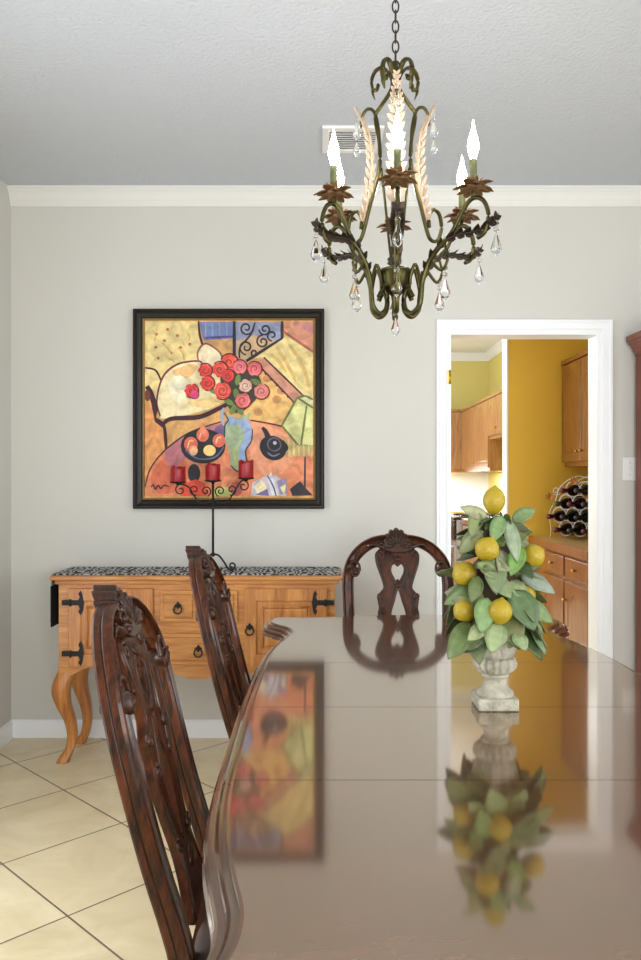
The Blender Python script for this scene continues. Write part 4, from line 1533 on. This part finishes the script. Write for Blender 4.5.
chair = make_chair('carved dark wood chair nearest the camera on the left side of the table')
chair.location = (0.012, 1.563, 0)
chair.rotation_euler = (0, 0, R(-88.5))
c2 = copy_tree(chair)
c2['label'] = 'carved dark wood chair in front of the sideboard, second along the table'
c2.location = (0.036, 2.475, 0)
c2.rotation_euler = (0, 0, R(-90))
c3 = copy_tree(chair)
c3['label'] = 'carved dark wood chair at the far end of the table facing the camera'
c3.location = (px(397.3, 3.36), 2.985, 0)
c3.rotation_euler = (0, 0, PI)
for c in (chair, c2, c3):
    c['group'] = 'carved dining chairs around the table'

# ------------------------------------------------------------------ lemon topiary in an urn
tp = thing('lemon_topiary', 'lemon and leaf topiary in a small grey stone urn on the dining table', 'topiary', (0.404, 1.855, TH + 0.0005))
mb = MB()
mb.box(-0.046, 0.046, -0.046, 0.046, 0.0, 0.028, 0.004)
mb.lathe([(0.042, 0.026), (0.043, 0.031), (0.042, 0.037), (0.033, 0.044), (0.026, 0.052), (0.024, 0.062), (0.027, 0.069), (0.032, 0.072), (0.033, 0.076), (0.029, 0.079)], 28)


def gad(i, a):
    return 1 + 0.075 * math.cos(18 * a)


mb.lathe([(0.028, 0.078), (0.038, 0.083), (0.0455, 0.092), (0.0475, 0.102), (0.045, 0.111), (0.038, 0.116)], 108, rfun=gad)


def acan(i, a):
    return 1 + (0.05 * math.cos(10 * a) + 0.03 * math.cos(23 * a)) * (0.4 + 0.6 * math.sin(i * 1.3) ** 2)


mb.lathe([(0.037, 0.115), (0.042, 0.120), (0.047, 0.130), (0.050, 0.142), (0.052, 0.156), (0.055, 0.166), (0.055, 0.172), (0.048, 0.172), (0.044, 0.166), (0, 0.164)], 96, rfun=acan)
urn = mb.build('urn', M['stone'], tp)
urn['label'] = 'weathered grey stone urn on a square foot'
mb = MB()
mb.lathe([(0.0, 0.15), (0.04, 0.155), (0.055, 0.19), (0.055, 0.24), (0.045, 0.31), (0.035, 0.37), (0.022, 0.42), (0, 0.44)], 16)
mb.build('twig_core', M['twig'], tp)
S1 = 432.0
lemons = [(494, 501, 0.0, 0.026, 0.036, 4, 0), (487, 549.5, -0.075, 0.028, 0.030, 25, 8), (533, 556, -0.03, 0.027, 0.030, 60, -8), (464.5, 574, -0.03, 0.029, 0.030, -50, 0), (464.5, 611, -0.045, 0.026, 0.029, -40, 0), (500, 612, -0.10, 0.027, 0.032, 8, 0), (524, 596, -0.03, 0.026, 0.03, 50, 0), (500, 560, 0.085, 0.027, 0.032, 20, 0), (520, 600, 0.09, 0.027, 0.032, -20, 0), (470, 600, 0.09, 0.027, 0.032, 40, 0)]
lem = []
for (lx, ly, yy, rx, rz_, rot, tl) in lemons:
    d = 1.855 + yy
    pos = Vector((px(lx, d) - 0.404, yy, pz(ly, d) - TH))
    lem.append((pos, rx))
    mb = MB()
    mb.lathe([(0, -1.0), (0.08, -0.99), (0.2, -0.96), (0.42, -0.86), (0.68, -0.66), (0.92, -0.32), (1.0, 0.0), (0.94, 0.32), (0.72, 0.66), (0.42, 0.88), (0.2, 0.99), (0.12, 1.06), (0.05, 1.10), (0, 1.105)], 20,
             xf=Matrix.Translation(pos) @ Matrix.Rotation(R(rot), 4, 'Y') @ Matrix.Rotation(R(tl), 4, 'X') @ Matrix.Diagonal((rx, rx, rz_ * 0.92, 1)))
    mb.build('lemon', M['lemon'], tp)


def leaf(mb, base, d, nrm, L, Wd, c, curl=0.25, fold=0.18):
    """lemon leaf: grid along d with a folded midrib, tip curling against nrm"""
    d = Vector(d).normalized()
    nrm = Vector(nrm)
    nrm = (nrm - d * nrm.dot(d)).normalized()
    s = d.cross(nrm)
    n = 9
    vs, fs = [], []
    wob = random.uniform(-0.12, 0.12)
    for i in range(n + 1):
        t_ = i / n
        w = Wd * (math.sin(PI * min(1, t_ ** 0.8)) ** 0.75) if 0 < t_ < 1 else 0.0006
        cen = Vector(base) + d * (L * t_) - nrm * (curl * L * t_ * t_) + s * (wob * L * t_ * t_)
        for j, q in enumerate((-1, -0.55, 0, 0.55, 1)):
            rip = 0.05 * Wd * math.sin(t_ * 14 + j)
            vs.append(cen + s * (w * q) + nrm * (abs(q) * w * fold * 2 * (1 - abs(q) * 0.4) + rip * abs(q)))
    for i in range(n):
        for j in range(4):
            fs.append((i * 5 + j, i * 5 + j + 1, i * 5 + j + 6, i * 5 + j + 5))
    cc = rgb(*c)[:3]
    o0 = len(mb.f)
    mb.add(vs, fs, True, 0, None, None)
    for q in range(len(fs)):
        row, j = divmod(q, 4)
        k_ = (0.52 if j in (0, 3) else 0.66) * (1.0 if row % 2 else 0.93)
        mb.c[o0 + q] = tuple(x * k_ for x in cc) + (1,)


GRE = [(118, 136, 78), (136, 152, 96), (92, 114, 60), (158, 170, 120), (104, 134, 56), (170, 174, 132), (78, 100, 54), (140, 146, 84)]
lr = random.Random(11)
tiers = [(0.205, 0.045, 15, -0.5, 0.105), (0.225, 0.05, 15, -0.2, 0.11), (0.265, 0.05, 14, -0.1, 0.105), (0.305, 0.045, 13, 0.0, 0.095), (0.345, 0.038, 12, 0.1, 0.085), (0.385, 0.03, 11, 0.2, 0.075), (0.42, 0.018, 9, 0.3, 0.062)]
mb = MB()
for (z, r0, n, up, L) in tiers:
    ph = lr.random() * 6
    for i in range(n):
        a = ph + 2 * PI * i / n + lr.uniform(-0.2, 0.2)
        e = Vector((math.cos(a), math.sin(a), 0))
        sdv = Vector((-math.sin(a), math.cos(a), 0))
        b = e * r0 + Vector((0, 0, z + lr.uniform(-0.015, 0.015)))
        u = up + lr.uniform(-0.5, 0.4)
        d = e * 0.75 + sdv * lr.uniform(-0.9, 0.9) + Vector((0, 0, u))
        d.normalize()
        LL = L * lr.uniform(0.7, 1.0)
        tip = b + d * LL * 0.75
        mid = b + d * LL * 0.5
        bad = b.z + d.z * LL < 0.10 or abs(b.x + d.x * LL) > 0.128
        for p, rr in lem:
            if p.y < 0.02:
                for q in (tip, mid, b + d * LL * 0.95):
                    v = q - p
                    if v.length < rr * 1.15 or (v.y < 0 and math.hypot(v.x, v.z) < rr * 1.0):
                        bad = True
        if bad:
            continue
        nn = e * 0.9 + Vector((0, 0, 0.6)) + sdv * lr.uniform(-0.5, 0.5)
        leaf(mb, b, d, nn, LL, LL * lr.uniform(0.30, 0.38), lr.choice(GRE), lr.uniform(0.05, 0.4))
# the big leaves the photo shows best: (base px, tip px, depth offset, half width, colour)
for (bx, by, tx, ty, y0, y1, w, c) in (
        (492, 558, 500, 592, -0.08, -0.115, 0.026, (138, 156, 104)), (500, 575, 478, 566, -0.09, -0.10, 0.020, (150, 166, 100)),
        (514, 590, 534, 628, -0.07, -0.12, 0.034, (112, 138, 88)), (498, 622, 493, 652, -0.09, -0.115, 0.026, (170, 190, 128)),
        (488, 598, 478, 630, -0.09, -0.12, 0.024, (150, 184, 112)), (470, 622, 452, 658, -0.05, -0.10, 0.026, (130, 150, 88)),
        (484, 625, 470, 640, -0.09, -0.12, 0.016, (178, 190, 134)), (520, 575, 555, 588, -0.02, -0.05, 0.020, (172, 186, 166)),
        (520, 545, 514, 575, -0.06, -0.09, 0.020, (124, 176, 66)), (508, 520, 516, 560, -0.04, -0.085, 0.018, (168, 186, 150)),
        (502, 516, 492, 540, -0.05, -0.08, 0.018, (140, 172, 106)), (488, 518, 462, 508, -0.03, -0.04, 0.016, (192, 190, 146)),
        (512, 520, 535, 512, -0.01, -0.03, 0.018, (150, 176, 116)), (482, 530, 460, 552, -0.04, -0.05, 0.020, (158, 166, 106)),
        (530, 620, 544, 655, -0.04, -0.06, 0.011, (120, 152, 96)), (515, 632, 524, 650, -0.08, -0.11, 0.018, (176, 196, 140)),
        (490, 572, 508, 598, -0.075, -0.105, 0.021, (150, 168, 110)), (478, 576, 474, 602, -0.06, -0.085, 0.017, (132, 150, 84)), (506, 584, 528, 596, -0.06, -0.08, 0.02, (164, 178, 120)), (478, 512, 470, 534, -0.03, -0.06, 0.017, (160, 172, 110)),
        (520, 600, 552, 622, -0.05, -0.07, 0.022, (140, 164, 100)), (476, 585, 448, 606, -0.03, -0.05, 0.02, (126, 150, 84))):
    d0, d1 = 1.855 + y0, 1.855 + y1
    b = Vector((px(bx, d0) - 0.404, y0, pz(by, d0) - TH))
    e = Vector((px(tx, d1) - 0.404, y1, pz(ty, d1) - TH))
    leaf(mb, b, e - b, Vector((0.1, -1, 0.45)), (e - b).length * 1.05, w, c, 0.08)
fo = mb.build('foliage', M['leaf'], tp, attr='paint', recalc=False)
solid(fo, 0.0012)

# ------------------------------------------------------------------ chandelier
CHD = 2.15
chx = px(395.5, CHD)
cl = thing('chandelier', 'six light bronze scroll chandelier with crystal drops hanging over the dining table', 'chandelier', (chx, CHD, ZC))
Z = lambda py: CAMZ + (480 - py) * CHD / 800.0 - ZC     # height of a photo row at the chandelier's axis, relative to the ceiling
ROT = R(-4)


def rad(a, r, z, k=1.0):
    return Vector((r * math.cos(a), r * math.sin(a), z))


MB().lathe([(0.0, 0.0), (0.06, -0.0005), (0.062, -0.006), (0.05, -0.018), (0.02, -0.03), (0.008, -0.036), (0, -0.036)], 28).build('canopy', M['dark_bronze'], cl)
# chain links
ztop, zbot = -0.034, Z(62)
nlink = 11
pitch = (ztop - zbot) / nlink
for k in range(nlink):
    zc_ = ztop - pitch * (k + 0.5)
    a = 0 if k % 2 else PI / 2
    hl = pitch * 0.62
    pts = []
    for i in range(16):
        q = 2 * PI * i / 16
        u = 0.0085 * math.cos(q)
        v = hl * math.sin(q)
        pts.append((u * math.cos(a), u * math.sin(a), zc_ + v))
    MB().tube(pts, 0.0022, 6, True).build('chain_link', M['dark_bronze'], cl)
mb = MB()
pts = [(0.014 * math.cos(2 * PI * i / 20), 0, Z(70) + 0.024 * math.sin(2 * PI * i / 20)) for i in range(20)]
mb.tube(pts, 0.0026, 8, True)
mb.build('top_ring', M['dark_bronze'], cl)
mb = MB()
mb.lathe([(0, Z(62)), (0.007, Z(63)), (0.009, Z(78)), (0.011, Z(82)), (0.009, Z(86)), (0.014, Z(88)), (0.008, Z(92)), (0.0045, Z(98)), (0.0045, Z(262)), (0.012, Z(266)), (0.042, Z(270)), (0.045, Z(274)), (0.042, Z(278)), (0.040, Z(283)), (0.028, Z(290)), (0.012, Z(296)), (0.008, Z(306)), (0.006, Z(313)), (0, Z(314))], 24)
mb.build('centre_stem', M['bronze'], cl)
# ribbon curls on top
for k in range(5):
    a = ROT + R(-50 + 72 * k)
    mb = MB()
    pts = cr([(0.006, Z(86)), (0.016, Z(74)), (0.034, Z(66)), (0.055, Z(68)), (0.066, Z(77)), (0.062, Z(86)), (0.052, Z(87)), (0.047, Z(82))], 5)
    mb.tube([rad(a, r, z) for r, z in pts], 0.0042, 8, flat=2.0, up=(0, 0, 1))
    pts = cr([(0.064, Z(83)), (0.063, Z(90)), (0.056, Z(97))], 5)
    mb.tube([rad(a, r, z) for r, z in pts], [0.0032, 0.0035, 0.001], 8, flat=2.0, up=(0, 0, 1))
    mb.build('ribbon_curl', M['bronze'], cl)

def drop(parent_list, top, s=1.0, beads=2):
    mb = MB()
    z = top.z
    for k in range(beads):
        mb.ball((top.x, top.y, z - 0.006 * s), 0.0062 * s, 8, 6)
        z -= 0.0145 * s
    mb.tube([(top.x, top.y, top.z + 0.004), (top.x, top.y, z)], 0.0006, 5)
    mb.lathe([(0, 0.0), (0.0028 * s, -0.003 * s), (0.0075 * s, -0.018 * s), (0.0125 * s, -0.033 * s), (0.009 * s, -0.042 * s), (0, -0.051 * s)], 6, (top.x, top.y, z), smooth=False)
    mb.build('crystal_drop', M['crystal'], cl)


def feather(mb, pts, wmax, side, nrm, n=15):
    """long plume: spine with pairs of pointed leaflets"""
    P = [Vector(p) for p in pts]
    mb.tube(P, [0.004, 0.0035, 0.0015], 7)
    N = len(P)
    for i in range(n):
        t_ = i / (n - 1)
        k = min(int(t_ * (N - 1)), N - 2)
        f = t_ * (N - 1) - k
        b = P[k].lerp(P[k + 1], f)
        T = (P[k + 1] - P[k]).normalized()
        wd = wmax * (0.55 + 0.6 * math.sin(PI * (0.15 + 0.8 * t_))) * (1 - 0.45 * t_)
        for s in (-1, 1):
            d = (T * 1.0 + side * s * 0.95 + nrm * 0.35).normalized()
            leaf(mb, b, d, nrm, wd * 1.25, wd * 0.33, (255, 255, 255), 0.1, 0.1)


for k, aa in enumerate((-90, 30, 150)):
    a = R(aa) + ROT * 1.0
    e = Vector((math.cos(a), math.sin(a), 0))
    sd = Vector((-math.sin(a), math.cos(a), 0))
    # upright stem: hub -> shoulder scroll -> down to the lower ring
    mb = MB()
    pts = cr([(0.006, Z(84)), (0.022, Z(93)), (0.048, Z(103)), (0.062, Z(109)), (0.060, Z(120)), (0.05, Z(138)), (0.048, Z(160)), (0.060, Z(180)), (0.080, Z(201)), (0.097, Z(222)), (0.112, Z(234)), (0.134, Z(234)), (0.148, Z(221)), (0.141, Z(207)), (0.122, Z(203)), (0.107, Z(211)), (0.108, Z(222))], 6)
    mb.tube([rad(a, r, z) for r, z in pts], 0.0048, 8, flat=1.3, up=(0, 0, 1))
    pts = cr([(0.05, Z(150)), (0.052, Z(125)), (0.066, Z(106)), (0.088, Z(101)), (0.106, Z(108)), (0.108, Z(118))], 6)
    mb.tube([rad(a, r, z) for r, z in pts], [0.004, 0.0045, 0.003], 8, flat=1.3, up=(0, 0, 1))
    pts = cr([(0.012, Z(262)), (0.02, Z(240)), (0.032, Z(200)), (0.044, Z(165))], 6)
    mb.tube([rad(a, r, z) for r, z in pts], 0.0035, 8)
    mb.build('upright_stem', M['bronze'], cl)
    mb = MB()
    pts = cr([(0.10, Z(215)), (0.083, Z(190)), (0.072, Z(160)), (0.080, Z(130)), (0.098, Z(112)), (0.122, Z(97))], 5)
    feather(mb, [rad(a, r, z) for r, z in pts], 0.031, sd, e, 17)
    fe = mb.build('plume_leaf', M['cream_leaf'], cl, recalc=False)
    fe['label'] = 'long cream plume leaf'
    solid(fe, 0.0012)
    tip = rad(a, 0.122, Z(101))
    drop(None, tip, 1.0, 2)
    drop(None, tip + Vector((0, 0, -0.068)), 0.85, 1)

# the six lights
def cup_leafy(mb, c):
    mb.lathe([(0.006, -0.012), (0.016, -0.010), (0.022, 0.0), (0.020, 0.006), (0, 0.006)], 14, c)
    for i in range(8):
        a = 2 * PI * i / 8 + 0.2
        e = Vector((math.cos(a), math.sin(a), 0))
        up = 0.25 if i % 2 else -0.05
        leaf(mb, Vector(c) + e * 0.008 + Vector((0, 0, -0.004)), e + Vector((0, 0, up)), Vector((0, 0, 1)), 0.046, 0.015, (255, 255, 255), 0.12, 0.25)
    for i in range(7):
        a = 2 * PI * i / 7
        e = Vector((math.cos(a), math.sin(a), 0))
        leaf(mb, Vector(c) + e * 0.008 + Vector((0, 0, -0.008)), e + Vector((0, 0, -0.55)), Vector((0, 0, 1)), 0.034, 0.012, (255, 255, 255), -0.3, 0.25)
    for i in range(5):
        a = 2 * PI * i / 5
        e = Vector((math.cos(a), math.sin(a), 0))
        leaf(mb, Vector(c) + e * 0.010, e * 0.45 + Vector((0, 0, 1)), -e, 0.024, 0.008, (255, 255, 255), 0.2, 0.2)


rad0 = rad
for k in range(6):
    a = R(-90 + 60 * k) + ROT
    e = Vector((math.cos(a), math.sin(a), 0))
    RS = (1.0, 1.2, 1.17, 1.0, 0.97, 1.0)[k]
    rad = lambda a, r, z: rad0(a, r * (1 + (RS - 1) * min(1, max(0, (r - 0.06) / 0.08))), z)
    sd = Vector((-math.sin(a), math.cos(a), 0))
    zz = lambda py: 1.285 + (480 - py) * 0.00262 - ZC
    pts = cr([(0.052, zz(294)), (0.038, zz(286)), (0.026, zz(294)), (0.030, zz(306)), (0.050, zz(311)), (0.070, zz(304)), (0.075, zz(290)), (0.078, zz(279)), (0.092, zz(262)), (0.112, zz(250)), (0.138, zz(237)), (0.160, zz(219)), (0.183, zz(208)), (0.207, zz(211)), (0.220, zz(226)), (0.212, zz(242)), (0.195, zz(247))], 6)
    mb = MB().tube([rad(a, r, z) for r, z in pts], [0.006, 0.0066, 0.006, 0.0054], 8, flat=1.25, up=(0, 0, 1))
    pts = cr([(0.074, zz(282)), (0.060, zz(262)), (0.046, zz(272)), (0.044, zz(282))], 5)
    mb.tube([rad(a, r, z) for r, z in pts], 0.0045, 8, up=(0, 0, 1))
    pts = cr([(0.096, zz(262)), (0.118, zz(272)), (0.130, zz(262)), (0.124, zz(248)), (0.112, zz(250))], 5)
    mb.tube([rad(a, r, z) for r, z in pts], [0.0045, 0.004, 0.003], 8, up=(0, 0, 1))
    pts = cr([(0.183, zz(208)), (0.186, zz(203)), (0.186, zz(198))], 3)
    mb.tube([rad(a, r, z) for r, z in pts], 0.005, 8)
    mb.build('arm', M['bronze'], cl)
    # dark acanthus leaf along the arm
    mb = MB()
    LP = [rad(a, r, z) for r, z in cr([(0.082, zz(268)), (0.112, zz(248)), (0.148, zz(240)), (0.188, zz(240)), (0.222, zz(236)), (0.240, zz(229))], 4)]
    mb.tube(LP, [0.005, 0.004, 0.0012], 7)
    NL = len(LP)
    for i in range(0, NL - 2, 2):
        T = (LP[i + 1] - LP[i]).normalized()
        wd = 0.026 * (0.5 + 0.6 * math.sin(PI * (0.2 + 0.7 * i / NL)))
        up = sd.cross(T)
        for s in (-1, 1):
            leaf(mb, LP[i], T + sd * s * 0.75 - up * 0.15, up, wd, wd * 0.36, (255, 255, 255), 0.2, 0.15)
        leaf(mb, LP[i], T + up * 0.5, sd, wd * 0.9, wd * 0.3, (255, 255, 255), 0.1, 0.1)
    ac = mb.build('acanthus_leaf', M['dark_bronze'], cl, recalc=False)
    ac['label'] = 'dark bronze acanthus leaf'
    solid(ac, 0.0012)
    c = rad(a, 0.186, zz(196))
    mb = MB()
    cup_leafy(mb, c)
    cu = mb.build('candle_cup', M['rust_leaf'], cl, recalc=False)
    solid(cu, 0.0012)
    MB().lathe([(0.0, 0.004), (0.0095, 0.004), (0.0095, 0.066), (0.0075, 0.068), (0.0, 0.068)], 14, c).build('candle_sleeve', M['sleeve'], cl)
    MB().lathe([(0.0, 0.0665), (0.0062, 0.0665), (0.009, 0.076), (0.0138, 0.092), (0.0143, 0.105), (0.0112, 0.122), (0.0058, 0.140), (0.0024, 0.156), (0.0008, 0.167), (0, 0.168)], 16, c).build('bulb', M['bulb'], cl)
    # crystals under the leaf tip and further in
    drop(None, rad(a, 0.237, zz(233)), 1.15, 2)
    drop(None, rad(a, 0.125, zz(268)), 1.15, 2)
drop(None, Vector((0, 0, Z(312))), 1.0, 1)
